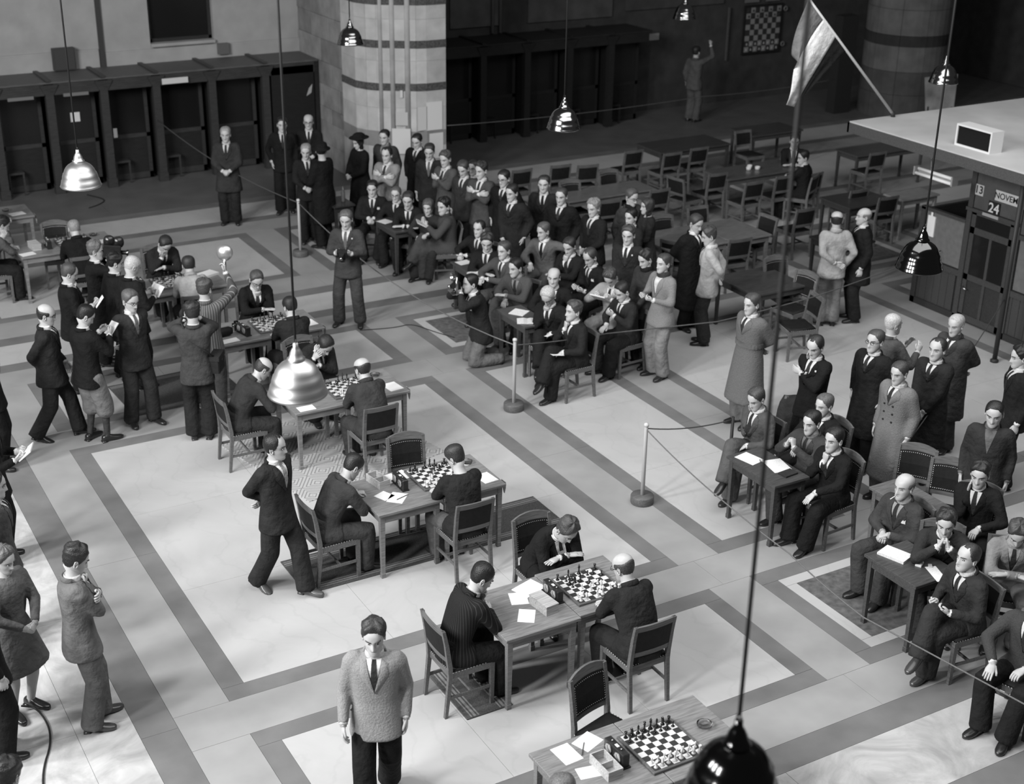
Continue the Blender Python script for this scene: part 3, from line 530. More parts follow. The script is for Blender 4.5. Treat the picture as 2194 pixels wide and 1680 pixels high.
# stone return wall in courses
wr = MB(); wr.box(11.17, 11.6, 25.3, 28.7, 0, WH); wr = struct(wr.obj('wall_return', mat('mortar', 0.16, 0.9)))
z = 0.0; ci = 0
while z < WH - 0.1:
    h = 0.46 if ci != 2 else 0.30
    ys = [25.3, 26.2, 27.1, 28.3] if ci % 2 else [25.3, 25.75, 26.65, 27.55, 28.3]
    for j in range(len(ys) - 1):
        bb = MB(); e = 0.012 + 0.008 * ((j * 7 + ci * 3) % 3); bb.cbox(11.15 - e, 11.18, ys[j] + .005, ys[j + 1] - .005, z + .005, z + h - .005, 0.006)
        bb.obj('stone_block', mat('return_stone', 0.26 if (ci + j) % 3 else 0.20, 0.85, 0.15, 'stone', 3.5, 0.2, 0.35, bscale=18), wr)
    z += h; ci += 1
# pillar with a chamfered, ribbed front in stone drums and carved bands
PIL = [(11.05, 25.85), (11.05, 25.20), (11.16, 24.93), (11.30, 24.76), (11.95, 24.37), (12.15, 24.32), (12.56, 24.32), (12.56, 25.85)]
pc = MB(); cxp, cyp = 11.95, 25.2
def pil(sc, z): return [(cxp + (x - cxp) * sc, cyp + (y - cyp) * sc, z) for x, y in PIL]
pc.loft([pil(0.965, 0), pil(0.965, WH)], True, 0, False)
pillar = struct(pc.obj('pillar', mat('mortar_pale', 0.30, 0.9)))
zs = [(0.0, 0.42, 0), (0.42, 0.86, 0), (0.86, 1.16, 2), (1.16, 1.62, 0), (1.62, 1.95, 0), (1.95, 2.09, 1), (2.09, 2.52, 0), (2.52, 2.76, 0), (2.76, 2.90, 1), (2.90, 3.30, 0), (3.30, 3.56, 0), (3.56, 3.70, 1), (3.70, 4.3, 0), (4.3, 5.0, 0), (5.0, 5.8, 0), (5.8, 6.6, 0), (6.6, 7.3, 0), (7.3, 8.0, 0)]
for i, (z0, z1, kd) in enumerate(zs):
    for j in range(len(PIL) - 1):
        (xa, ya), (xb, yb) = PIL[j], PIL[j + 1]; L_ = math.hypot(xb - xa, yb - ya)
        nx, ny = (yb - ya) / L_, -(xb - xa) / L_
        if nx * ((xa + xb) / 2 - cxp) + ny * ((ya + yb) / 2 - cyp) < 0: nx, ny = -nx, -ny
        if j == 6: continue
        bb = MB(); dpt = 0.05; pr = 0.0 if kd != 1 else 0.015
        if kd == 0 and (j in (1, 3)): pr = 0.006
        o = np.array((nx, ny)) * pr; g_ = 0.0012
        tx, ty = (xb - xa) / L_ * g_, (yb - ya) / L_ * g_
        ring = lambda zz: [(xa + tx + o[0], ya + ty + o[1], zz), (xb - tx + o[0], yb - ty + o[1], zz), (xb - tx - nx * dpt, yb - ty - ny * dpt, zz), (xa + tx - nx * dpt, ya + ty - ny * dpt, zz)]
        bb.loft([ring(z0 + .0015), ring(z1 - .0015)], True, 0, False)
        if kd == 1: bb.obj('carved_band', m_stoned, pillar)
        else: bb.obj('stone_block', mat('pillar_stone', (0.47, 0.44, 0.50, 0.43, 0.46)[(i * 3 + j) % 5] * (0.55 if kd == 2 else 1), 0.85, 0.15, 'stone', 3.0, 0.16, 0.35, bscale=16), pillar)
# broad half-round ribs on the pillar front
for t, w in ((0.10, .10), (0.40, .12), (0.78, .13)):
    x = 11.30 + (11.95 - 11.30) * t; y = 24.76 + (24.37 - 24.76) * t; dx, dy = .51 * w * .22, .86 * w * .22
    bb = MB(); bb.tube([(x + dx, y + dy, 1.17), (x + dx, y + dy, 7.9)], [w * .5, w * .5], 14); bb.obj('rib', mat('pillar_stone', 0.46, 0.85, 0.15, 'stone', 3.0, 0.16, 0.35, bscale=16), pillar)
# bay right of the pillar, its shade put into the dark wall colours
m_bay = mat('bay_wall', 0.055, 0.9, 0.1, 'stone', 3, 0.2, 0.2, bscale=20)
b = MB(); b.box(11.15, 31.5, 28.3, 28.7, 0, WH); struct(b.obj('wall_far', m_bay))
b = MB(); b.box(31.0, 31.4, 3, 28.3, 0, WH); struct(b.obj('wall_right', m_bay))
for k, (x0, x1, z0, z1, v) in enumerate(((12.7, 14.6, 2.35, 4.6, .12), (14.7, 16.0, 2.35, 4.6, .16), (16.7, 19.0, 2.35, 3.6, .14), (19.4, 22.3, 2.45, 4.0, .11))):
    b = MB(); b.box(x0, x1, 28.24, 28.30, z0, z1); struct(b.obj('trim_%d' % (4 + k), mat('bay_panel', v * .6, 0.9, 0.1, 'stone', 3, 0.2)))
for k, x in enumerate((15.75, 15.95)):
    b = MB(); b.tube([(x, 28.2, 2.2), (x, 28.2, WH)], [.04, .04], 8); struct(b.obj('trim_%d' % (8 + k), mat('pipe_grey', .16, .6)))

# ------------------------------------------------------------------ telephone booths
def booth(x0, x1, label, group, sign=None, dark=False, door=True):
    mw = wood(0.040, 0.5) if not dark else wood(0.014, 0.6); mi = wood(0.018, 0.5) if not dark else wood(0.010, 0.6); mr = wood(0.095, 0.6) if not dark else wood(0.018, 0.6)  # bay booths take darkened copies of the wood, shade put into the colour
    t = thing('telephone_booth', label, 'booth', (x0, 27.2, 0), 0, group); w = x1 - x0; D_ = 1.09; Hh = 2.12
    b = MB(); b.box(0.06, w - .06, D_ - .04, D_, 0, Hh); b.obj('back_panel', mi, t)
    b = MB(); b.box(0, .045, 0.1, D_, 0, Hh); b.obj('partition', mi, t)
    for sx in (0.0,):
        b = MB(); b.box(-.09, .09, 0, .14, 0, .18); b.box(-.075, .075, .01, .13, .18, Hh - .22); b.loft([[(-.075, .01, Hh - .22), (.075, .01, Hh - .22), (.075, .13, Hh - .22), (-.075, .13, Hh - .22)], [(-.17, -.02, Hh - .02), (.17, -.02, Hh - .02), (.17, .13, Hh - .02), (-.17, .13, Hh - .02)]], True, 0, False)
        b.obj('post', mw, t)
    b = MB(); b.box(.09, w - .09, .02, .10, Hh - .22, Hh); b.obj('lintel', mw, t)
    b = MB(); b.box(-.02, w - .02, 0, D_, Hh, Hh + .03); b.obj('roof_panel', mr, t)
    b = MB(); b.box(-.05, .03, -.02, D_, Hh + .03, Hh + .065); b.obj('roof_batten', mw, t)
    if door:
        d = MB(); d.box(.10, .17, .40, .44, 0.02, 1.92); d.box(w - .17, w - .10, .40, .44, .02, 1.92); d.box(.10, w - .10, .40, .44, 1.84, 1.92); d.box(.10, w - .10, .40, .44, .85, .93); d.box(.10, w - .10, .40, .44, .02, .14); d = d.obj('door', mw, t)
        b = MB(); b.box(.17, w - .17, .41, .43, .14, .85); b.obj('door_panel', mi, d)
        b = MB(); b.box(.17, w - .17, .415, .422, .93, 1.84); b.obj('pane', mat('dark_glass', 0.012, 0.15, 0.5), d)
    b = MB(); b.box(.12, .42, .18, .48, .42, .46); 
    for q_ in ((.14, .20), (.40, .20), (.14, .46), (.40, .46)): b.box(q_[0] - .015, q_[0] + .015, q_[1] - .015, q_[1] + .015, 0, .42)
    b.obj('stool', mw, t)
    if sign: 
        b = MB(); b.box(sign[0], sign[1], -.045, -.03, sign[2], sign[3]); sg = b.obj('name_plate', paper(.62), t)
        if sign[4]: text_on(sign[4], sg, (sign[0] + sign[1]) / 2, -.047, (sign[2] + sign[3]) / 2, sign[5])
    return t
def text_on(txt, parent, x, y, z, size, v=0.02, rx=math.pi / 2, rz=0.0, bold=0.0, name='lettering'):
    cu = bpy.data.curves.new('lettering', 'FONT'); cu.body = txt; cu.size = size; cu.align_x = 'CENTER'; cu.align_y = 'CENTER'; cu.extrude = 0.0012; cu.offset = bold
    o = bpy.data.objects.new('tmp', cu); COL.objects.link(o); bpy.context.view_layer.update()
    me = bpy.data.meshes.new_from_object(o.evaluated_get(bpy.context.evaluated_depsgraph_get())); bpy.data.objects.remove(o)
    me.materials.clear(); me.materials.append(mat('ink', v, 0.6)); q_ = link(name, me, parent, (x, y, z)); q_.rotation_euler = (rx, 0, rz); return q_
bx = [3.62, 4.66, 5.68, 6.70, 7.72, 8.84, 9.96, 11.12]
blab = ['at the end half out of view', 'with a plain pale strip over its opening', 'with a white card on its door', 'with a small pale notice on its post', 'under a long white name plate', 'behind the blond youth', 'standing against the stone wall']
for i in range(7):
    sign = (.10, .62, 1.93, 2.04, None, .07) if i == 4 else None
    t = booth(bx[i], bx[i + 1] - 0.0, 'dark wooden telephone booth ' + blab[i], 'telephone booths along the left wall', sign)
    if i in (1, 2):
        b = MB(); b.box(.25, .72, -.012, .02, 1.86, 1.92); b.obj('lintel_strip', mat('strip', .17, .7), t)
    if i == 2:
        b = MB(); b.box(.42, .60, .385, .398, 1.28, 1.46); b.obj('card', paper(.7), t)
    if i == 3:
        b = MB(); b.box(.10, .17, .0, .012, .98, 1.16); b.obj('notice', paper(.3), t)
    if i == 6:
        b = MB(); b.box(w_x := 1.06, 1.14, .1, 1.09, 0, 2.12); b.box(1.06, 1.14, 0, .14, 0, 2.12); b.obj('end_panel', wood(.02), t)
        b = MB(); b.box(.12, 1.04, .02, .06, .02, 2.05); b.obj('closed_front', wood(.012, .55), t)
        b = MB(); b.add([(.86, .008, 1.42), (.97, .008, 1.48), (1.00, .008, 1.66), (.92, .008, 1.58)], [(0, 1, 2, 3)]); b.obj('pinned_paper', paper(.4), t)
for i in range(6):
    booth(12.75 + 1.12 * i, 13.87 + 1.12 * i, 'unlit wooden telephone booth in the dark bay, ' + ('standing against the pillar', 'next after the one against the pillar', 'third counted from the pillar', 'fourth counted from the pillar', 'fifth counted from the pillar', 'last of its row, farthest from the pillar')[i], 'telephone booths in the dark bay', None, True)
def plate(name, label, cat, x0, x1, y, z0, z1, m, txt=None, size=.08, group=None):
    b = MB(); b.box(x0, x1, y - .015, y, z0, z1); o = tag(b.obj(name, m), label, cat, group)
    if txt: text_on(txt, o, (x0 + x1) / 2, y - .017, (z0 + z1) / 2, size)
    return o
plate('door_sign', 'small white sign on the dark wall beyond the cafe tables', 'sign', 20.08, 20.42, 28.29, 1.70, 1.86, paper(.35))
# dark box and switch plate on the plaster
b = MB(); b.box(0, .42, -.14, 0, 0, .42); b.box(.02, .40, -.155, -.14, .02, .40); tag(b.obj('junction_box', mat('box_dark', .055, .6), None, (6.02, 28.25, 2.17)), 'dark square junction box on the plaster above the booths', 'box')
b = MB(); b.cbox(0, .24, -.09, 0, 0, .22, .01); tag(b.obj('wall_vent', mat('vent', .12, .6), None, (9.33, 28.25, 2.22)), 'small dark square vent below the window sill', 'vent')
# pinned notices on the pillar
def notice(x, y, z, w, h, v, label, ang, pr=False):
    b = MB(); b.box(-w / 2, w / 2, -.006, .002, -h / 2, h / 2); o = b.obj('notice', printed(v) if pr else paper(v), None, (x, y, z), ang); return tag(o, label, 'notice')
ca = math.atan2(-(24.76 - 24.37), .65)
def onface(t, off=.047): return 11.30 + .65 * t - .51 * off, 24.76 - .39 * t - .86 * off
x, y = onface(.62); notice(x, y, 1.42, .24, .26, .5, 'framed small notice on the pillar above a printed sheet', ca)
x, y = onface(.60); notice(x, y, 0.98, .36, .50, .62, 'large printed sheet pinned to the pillar behind the soldier', ca, True)
notice(12.04, 24.312, 1.42, .20, .46, .62, 'narrow white notice pinned between the framed notice and the long sheet', 0.0)
notice(12.30, 24.312, 1.45, .34, .55, .70, 'tall blank white sheet hanging on the right face of the pillar', 0.0)
notice(12.34, 24.312, 0.86, .30, .50, .66, 'lower white sheet on the pillar beneath the tall blank sheet', 0.0)
x, y = onface(.62); notice(x, y, 1.90, .05, .14, .6, 'narrow white tag under the carved band of the pillar', ca)

# ------------------------------------------------------------------ round column, demonstration boards at the dark end
cm = MB(); cm.lathe([(.95, 0), (.95, WH)], 28, (25.75, 25.4, 0)); col = struct(cm.obj('column', mat('mortar_dark', .05, .9)))
for i, (z0, z1, kd) in enumerate(((0, .6, 0), (.6, 1.15, 0), (1.15, 1.75, 1), (1.75, 2.0, 2), (2.0, 2.6, 1), (2.6, 3.4, 1), (3.4, 4.4, 1))):
    for j in range(10):
        bb = MB(); a0 = 2 * math.pi * j / 10 + .004; a1 = 2 * math.pi * (j + 1) / 10 - .004; r0, r1 = .93, 1.0 + (.015 if kd == 2 else 0)
        def arc(r, zz): return [(25.75 + r * math.cos(a0 + (a1 - a0) * k / 4), 25.4 + r * math.sin(a0 + (a1 - a0) * k / 4), zz) for k in range(5)]
        ring = lambda zz: arc(r1, zz) + list(reversed(arc(r0, zz)))
        bb.loft([ring(z0 + .004), ring(z1 - .004)], True, 0, False)
        bb.obj('stone_block', mat('column_stone', (.07, .12, .035)[kd], .85, .15, 'stone', 3, .2, .3, bscale=18), col)
b = MB(); b.box(24.1, 24.6, 25.9, 26.2, 0, 2.35); struct(b.obj('wall_pier', mat('pier_dark', .02, .8)))
def demo_board(x, y, z, s, label, rz=0.0):
    t = thing('demonstration_board', label, 'board', (x, y, z), rz); c = s / 8
    b = MB(); b.box(-.06, s + .06, 0, .03, -.06, s + .06); b.obj('backing', wood(.018), t)
    for dk in (0, 1):
        b = MB(); b.box(0.004, c - .004, -.012, 0, .004, c - .004); me = b.mesh('square'); me.materials.append(mat('board_light', .24 if dk == 0 else .03, .8))
        for i in range(8):
            for j in range(8):
                if (i + j) % 2 == dk: link('square', me, t, (i * c, 0, j * c))
    for i in range(8):
        for j in (0, 1, 6, 7):
            b = MB(); b.lathe([(.03, 0), (.028, .012), (.012, .03), (.02, .05)], 8); me = b.mesh('piece'); me.materials.append(mat('disc', .30 if j < 2 else .02, .7))
            o = link('piece', me, t, (i * c + c / 2, -.012, j * c + .04)); 
    for zz in (s * .12, s * .92):
        b = MB(); b.tube([(s + .14 + .05 * math.cos(a), -.01, zz + .05 * math.sin(a)) for a in [2 * math.pi * k / 12 for k in range(13)]], [.018] * 13, 6); b.obj('ring_marker', mat('ring', .16, .7), t)
    return t
demo_board(23.02, 28.22, 1.20, 1.10, 'large wall chess board with name cards above it at the dark end')
plate('name_card', 'pale name card over the left half of the wall chess board', 'sign', 22.95, 23.40, 28.24, 2.42, 2.58, paper(.14), None, group=None)
plate('name_card', 'pale name card over the right half of the wall chess board', 'sign', 23.62, 24.07, 28.24, 2.42, 2.58, paper(.14))
demo_board(27.2, 27.3, 1.5, 1.0, 'second wall chess board partly hidden beside the round column', -.9)
b = MB(); b.box(-.02, .02, -.02, .02, 0, 1.3); tag(b.obj('wall_strip', wood(.09), None, (22.45, 28.2, 1.05)), 'pale upright strip beside the wall chess board', 'strip')
t = thing('poster_stand', 'pale poster propped on a stand beyond the kiosk roof', 'poster', (23.55, 22.0, 0), -.5)
b = MB(); b.loft([[(-.3, 0, .9), (.32, 0, .9), (.32, .02, .9), (-.3, .02, .9)], [(-.38, .1, 1.62), (.34, .1, 1.70), (.34, .12, 1.70), (-.38, .12, 1.62)]], True, 0, False); b.obj('poster', mat('poster', .20, .8, .2, 'stone', 2.2, .5), t)
for sx in (-.25, .28): b = MB(); b.beam((sx, -.1, 0), (sx, .03, 1.0), .04, .04); b.obj('leg', wood(.03), t)

# ------------------------------------------------------------------ kiosk
KX = 16.07
kw = wood(0.050, 0.45); kd = wood(0.030, 0.45); kp = mat('board_felt', .13, .8, .2, 'noise', 12, .1)
kiosk = thing('kiosk', 'panelled wooden office kiosk with flat overhanging roof and calendar cards', 'kiosk', (0, 0, 0))
def kb(name, m, *bs, parent=None):
    b = MB()
    for q_ in bs: b.box(*q_)
    return b.obj(name, m, parent or kiosk)
kb('shell', kd, (KX + .03, KX + .09, 9.6, 14.15, 0, 2.55), (KX + .03, KX + .09, 14.15, 15.06, 0, 1.52), (KX + .03, 21, 15.0, 15.06, 0, 1.52))
kb('dark_backing', mat('void', .006, .9), (KX + 1.3, KX + 1.4, 9.6, 15.0, 0, 2.55))  # near-black sheet stands for the shade inside the kiosk
roof = kb('roof', mat('roof_felt', .52, .7, .2, 'stone', 1.2, .14), (15.22, 23.5, 9.0, 15.98, 2.74, 2.77))  # felt tone raised to carry the strong light on the roof
kb('fascia', wood(.075, .5), (15.20, 15.24, 9.0, 16.0, 2.60, 2.75), (15.20, 23.5, 15.96, 16.0, 2.60, 2.75))
kb('soffit', kd, (15.24, 23.4, 9.0, 15.96, 2.63, 2.66))
kb('beam', kd, (KX - .02, KX + .12, 9.0, 15.9, 2.50, 2.63))
kb('roof_hatch', mat('hatch', .02, .7), (18.1, 20.5, 13.0, 14.9, 2.772, 2.775))
y = 9.75; me = None
while y < 14.95:
    if not (13.12 < y < 14.12):
        if me is None:
            b = MB(); b.cbox(0, .03, .003, .137, 0.10, 0.68, .004); me = b.mesh('board'); me.materials.append(kw)
        link('board', me, kiosk, (KX, y, 0))
    y += .14
kb('plinth', kd, (KX - .03, KX + .03, 9.6, 13.18, 0, .10), (KX - .03, KX + .03, 14.12, 15.06, 0, .10))
kb('dado_rail', kw, (KX - .02, KX + .03, 9.6, 13.18, .68, .77), (KX - .02, KX + .03, 14.12, 15.06, .68, .77))
for yy, zt in ((15.02, 1.56), (14.12, 2.5), (13.20, 2.5), (11.5, 2.5)): kb('post', kw, (KX - .03, KX + .05, yy - .045, yy + .045, 0, zt))
kb('top_rail', kw, (KX - .03, KX + .04, 14.16, 15.06, 1.52, 1.57)); kb('top_rail', kw, (KX - .03, KX + .03, 9.6, 13.16, 1.55, 1.62)); kb('door_head', kw, (KX - .05, KX + .03, 13.16, 14.18, 1.735, 1.785))
kb('notice_panel', kp, (KX, KX + .03, 14.20, 14.96, .79, 1.51)); kb('notice_panel', kp, (KX, KX + .03, 11.56, 13.14, .79, 1.54))
kb('sign_panel', mat('sign_board', .075, .7, .2, 'noise', 8, .1), (KX - .005, KX + .03, 9.6, 13.16, 1.63, 2.5), (KX - .005, KX + .03, 13.16, 14.16, 1.79, 2.5))
door = kb('door', kw, (KX - .015, KX + .03, 13.25, 13.34, .04, 1.73), (KX - .015, KX + .03, 13.99, 14.07, .04, 1.73), (KX - .015, KX + .03, 13.25, 14.07, .68, .77), (KX - .015, KX + .03, 13.25, 14.07, 1.40, 1.50), (KX - .015, KX + .03, 13.25, 14.07, 1.69, 1.73), (KX - .015, KX + .03, 13.25, 14.07, .04, .14), (KX - .012, KX + .03, 13.64, 13.69, .77, 1.40), (KX - .012, KX + .03, 13.64, 13.69, .14, .68))
for y0, y1, z0, z1 in ((13.34, 13.64, .77, 1.40), (13.69, 13.99, .77, 1.40), (13.34, 13.99, 1.50, 1.69)): kb('pane', mat('kiosk_glass', .014, .08, .5), (KX + .005, KX + .015, y0, y1, z0, z1), parent=door)
for y0, y1 in ((13.34, 13.64), (13.69, 13.99)): kb('door_panel', kd, (KX + .005, KX + .02, y0, y1, .14, .68), parent=door)
b = MB(); b.tube([(KX - .02, 14.03, .56), (KX - .07, 14.03, .56), (KX - .07, 13.93, .55)], [.012, .012, .010], 8); b.obj('handle', mat('brass', .5, .3, .5, metal=1), door)
def card(yc, zc, w, h, v, txt, size, tv, label):
    b = MB(); b.box(-.012, 0, -w / 2, w / 2, -h / 2, h / 2); o = tag(b.obj('calendar_card', paper(v) if v > .1 else mat('card_black', v, .6), None, (KX - .008, yc, zc)), label, 'sign')
    if txt: text_on(txt, o, -.0135, 0, 0, size, tv, math.pi / 2, -math.pi / 2, .003)
    return o
card(14.01, 2.07, .17, .16, .45, '13', .16, .015, 'pale calendar card with the number 13 on the kiosk')
o = card(13.36, 2.075, .68, .155, .50, '', .1, .015, 'long pale calendar card reading NOVEMBER on the kiosk')
text_on('NOVEM', o, -.0135, .135, 0, .125, .015, math.pi / 2, -math.pi / 2, .0015); text_on('BER', o, -.0135, -.20, .02, .10, .05, math.pi / 2, -math.pi / 2, .001)
card(13.69, 1.865, .22, .20, .015, '24', .20, .6, 'black calendar card with white numerals 24 above the kiosk door')
b = MB(); b.box(-.012, 0, -.15, .15, -.022, .022); tag(b.obj('door_plate', paper(.30), None, (KX - .05, 13.70, 1.76)), 'small pale name plate over the kiosk door', 'plate')
b = MB(); b.box(-.02, 0, -.075, .075, -.16, .16); b.box(-.021, -.018, -.02, .02, .16, .22); tag(b.obj('paper_pad', paper(.75), None, (KX - .002, 14.84, 1.29)), 'white paper pad hanging on the kiosk notice panel', 'paper')
b = MB(); b.tube([(15.28, 12.60, 0), (15.28, 12.60, 2.63)], [.035, .035], 10); b.lathe([(.06, 0), (.06, .03), (.036, .05)], 12, (15.28, 12.60, 0)); tag(b.obj('kiosk_post', mat('iron', .03, .5)), 'dark iron post carrying the kiosk roof edge', 'post')
# loudspeaker on the roof
t = thing('loudspeaker', 'white box loudspeaker with dark front standing on the kiosk roof', 'loudspeaker', (15.56, 13.83, 2.77), 0)
b = MB(); b.box(0, .24, -.33, .33, 0, .025); b.box(0, .24, -.33, .33, .285, .31); b.box(0, .24, -.33, -.305, .025, .285); b.box(0, .24, .305, .33, .025, .285); b.box(.22, .24, -.305, .305, .025, .285); b.obj('cabinet', mat('white_paint', .72, .5), t)
b = MB(); b.box(.02, .22, -.305, .305, .025, .285); b.obj('grille', mat('grille', .012, .9, .1, 'noise', 200, .3), t)
# strip lamp under the eaves
t = thing('strip_lamp', 'twin tube lamp bracketed under the kiosk eaves', 'lamp', (15.55, 14.45, 2.20), 0)
for zz, xx in ((0.0, 0), (.06, .05)):
    b = MB(); b.tube([(xx, -.36, zz), (xx, .36, zz)], [.026, .026], 12); b.obj('tube', mat('lamp_tube', .85, .3), t)
b = MB(); b.box(-.03, .09, -.39, -.36, -.03, .10); b.box(-.03, .09, .36, .39, -.03, .10); b.box(.05, .09, -.36, .36, .01, .04); b.obj('housing', mat('lamp_metal', .3, .4), t)
b = MB(); b.tube([(.05, .10, .04), (.05, .14, .25), (.05, .16, .43)], [.012] * 3, 8); b.obj('bracket', mat('chrome', .6, .25, .5, metal=1), t)
# flag on a staff fixed to the kiosk roof
t = thing('flag', 'drooping three banded flag on a slanted white staff above the kiosk', 'flag', (16.16, 15.93, 2.77), 0)
b = MB(); A0 = np.array((-.12, -.03, 0.03)); A1 = np.array((-2.55, -.03, 2.36)); b.tube([A0, A0 + (A1 - A0) * .5, A1], [.022, .020, .016], 10); b.obj('staff', mat('staff', .72, .5), t)
b = MB(); b.tube([(-.12, -.03, 0), (-.15, -.03, .07)], [.035, .035], 10); b.obj('socket', mat('iron', .03, .5), t)
# cloth hangs in folds: rows along the hoist (staff), columns along the fly
def flagpt(hh, ff):
    # hh 0 (upper band edge) .. 1 (lower band edge) along the staff, ff 0 hoist .. 1 fly end
    hx = np.interp(hh, (0, 1 / 3, 2 / 3, 1), (-2.07, -1.76, -1.49, -1.25)); hz_ = np.interp(hh, (0, 1 / 3, 2 / 3, 1), (1.90, 1.59, 1.33, 1.10))
    ex = np.interp(hh, (0, 1 / 3, .5, 2 / 3, 1), (-2.21, -2.24, -2.32, -2.06, -2.0)); ez = np.interp(hh, (0, 1 / 3, .5, 2 / 3, 1), (1.11, .91, .40, .32, .42))
    x = hx + (ex - hx) * ff - .05 * math.sin(math.pi * ff) * (1 - hh); z = hz_ + (ez - hz_) * ff
    y = -.03 + 0.07 * math.sin(9 * hh + 2.2 * ff) * ff + .05 * math.sin(20 * hh + 1.5) * ff + (.10 * ff if hh > .67 else 0)
    return (x, y, z)
for nm, h0, h1, v in (('upper_band', 0, 1 / 3, .20), ('middle_band', 1 / 3, 2 / 3, .85), ('lower_band', 2 / 3, 1, .018)):  # middle band's white is lifted to carry the strong light on the flag
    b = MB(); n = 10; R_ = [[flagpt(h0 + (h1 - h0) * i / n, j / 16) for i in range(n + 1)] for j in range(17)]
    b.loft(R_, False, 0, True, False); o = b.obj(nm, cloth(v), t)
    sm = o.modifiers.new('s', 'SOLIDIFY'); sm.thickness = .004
# ------------------------------------------------------------------ people
HZ = np.array([-.120, -.112, -.092, -.062, -.03, 0, .03, .06, .085, .105, .115, .1195])
HF = np.array([.074, .088, .094, .091, .088, .087, .091, .086, .069, .043, .020, -.006])     # front
HB = np.array([.030, .012, -.022, -.056, -.078, -.092, -.099, -.099, -.089, -.066, -.045, -.018])  # back
HW = np.array([.016, .031, .045, .057, .065, .070, .0735, .0735, .066, .050, .031, .008])
def g(x, s): return math.exp(-(x / s) ** 2)
def head_pt(z, az, feat=True):
    """az 0 = front (+y), pi = back; positive az towards +x"""
    yf = np.interp(z, HZ, HF); yb = np.interp(z, HZ, HB); w = np.interp(z, HZ, HW)
    yc = yb + (yf - yb) * 0.50; ry = (yf - yb) / 2
    c, s = math.cos(az), math.sin(az); e = 0.92
    x = w * math.copysign(abs(s) ** e, s); y = yc + ry * math.copysign(abs(c) ** e, c)
    if feat and c > 0.2:
        nz = (1 if z < 0.03 else 0) * max(0, min(1, (0.032 - z) / 0.07)) if z > -0.040 else g(z + 0.040, 0.008)
        y += 0.027 * nz * g(x, 0.010 + 0.006 * nz)
        y -= 0.011 * g(abs(x) - 0.031, 0.017) * g(z - 0.004, 0.013)
        y += 0.005 * g(abs(x) - 0.028, 0.024) * g(z - 0.026, 0.008)
        y += 0.004 * g(x, 0.024) * (g(z + 0.058, 0.006) + g(z + 0.073, 0.006)) - 0.004 * g(x, 0.026) * g(z + 0.0655, 0.0035)
        y += 0.004 * g(x, 0.020) * g(z + 0.100, 0.012)
        y += 0.003 * g(abs(x) - 0.048, 0.016) * g(z + 0.022, 0.016)
        y -= 0.003 * g(abs(x) - 0.040, 0.014) * g(z + 0.06, 0.018)
    return np.array((x, y, z))
def azimuths():
    h = [0, .05, .10, .16, .23, .31, .40, .50, .62, .78, 0.98, 1.22, 1.5, 1.8, 2.1, 2.4, 2.7, 2.95, math.pi]
    return list(reversed([-a for a in reversed(h[1:])] + h[:-1]))
AZ = azimuths()
ZL = [-.1195, -.114, -.107, -.098, -.088, -.079, -.0725, -.0655, -.058, -.051, -.044, -.038, -.03, -.020, -.010, -.002, .006, .014, .022, .030, .042, .056, .070, .084, .096, .106, .113, .117, .1193]
def head_template():
    b = MB()
    b.loft([[head_pt(z, a) for a in AZ] for z in ZL], True, 0, True)
    for sd in (-1, 1):
        ex, ez = 0.031 * sd, 0.004; ey = 0.0795
        b.lathe([(0.001, -.0055), (.009, -.003), (.012, 0), (.009, .003), (.001, .0055)], 8, (0, 0, 0), 1)
        n = 40
        for i in range(len(b.v) - n, len(b.v)):
            x, y, z = b.v[i]; b.v[i] = (ex + x, ey + y * 0.55 - abs(x) * 0.12, ez + z)
        o = len(b.v)
        b.lathe([(0.0005, -.0048), (.0045, -.003), (.0056, 0), (.0045, .003), (.0005, .0048)], 8, (0, 0, 0), 2)
        for i in range(o, len(b.v)):
            x, y, z = b.v[i]; b.v[i] = (ex + x, ey + 0.0035 + y * 0.8, ez + z)
        # eyelid crease, brow
        br = [head_pt(0.0235 + 0.006 * math.sin(min(1, k / 4) * 2.4), (0.15 + 0.16 * k) * sd) + np.array((0, 0.003, 0)) for k in range(5)]
        b.tube(br, [0.0028, 0.0042, 0.0042, 0.0036, 0.002], 6, 3)
        # ear
        er = []
        for k in range(9):
            t = 2 * math.pi * k / 8
            er.append((0.0735 * sd, -0.012 + 0.013 * math.cos(t) - 0.004 * math.sin(t), -0.008 + 0.029 * math.sin(t)))
        b.tube(er, [0.0062] * 9, 6, 0)
        b.tube([(0.066 * sd, -0.012, -0.02), (0.0735 * sd, -0.014, 0.0), (0.067 * sd, -0.012, 0.016)], [(0.008, 0.004)] * 3, 6, 0)
    # mouth line
    mo = [head_pt(-0.0655 + 0.0015 * abs(k - 3) / 3, (k - 3) * 0.085) + np.array((0, 0.0012, 0)) for k in range(7)]
    b.tube(mo, [0.0008, 0.0018, 0.0022, 0.002, 0.0022, 0.0018, 0.0008], 5, 4)
    return b
HS = 1.09
HEAD = head_template()
HEAD_V = np.array(HEAD.v)
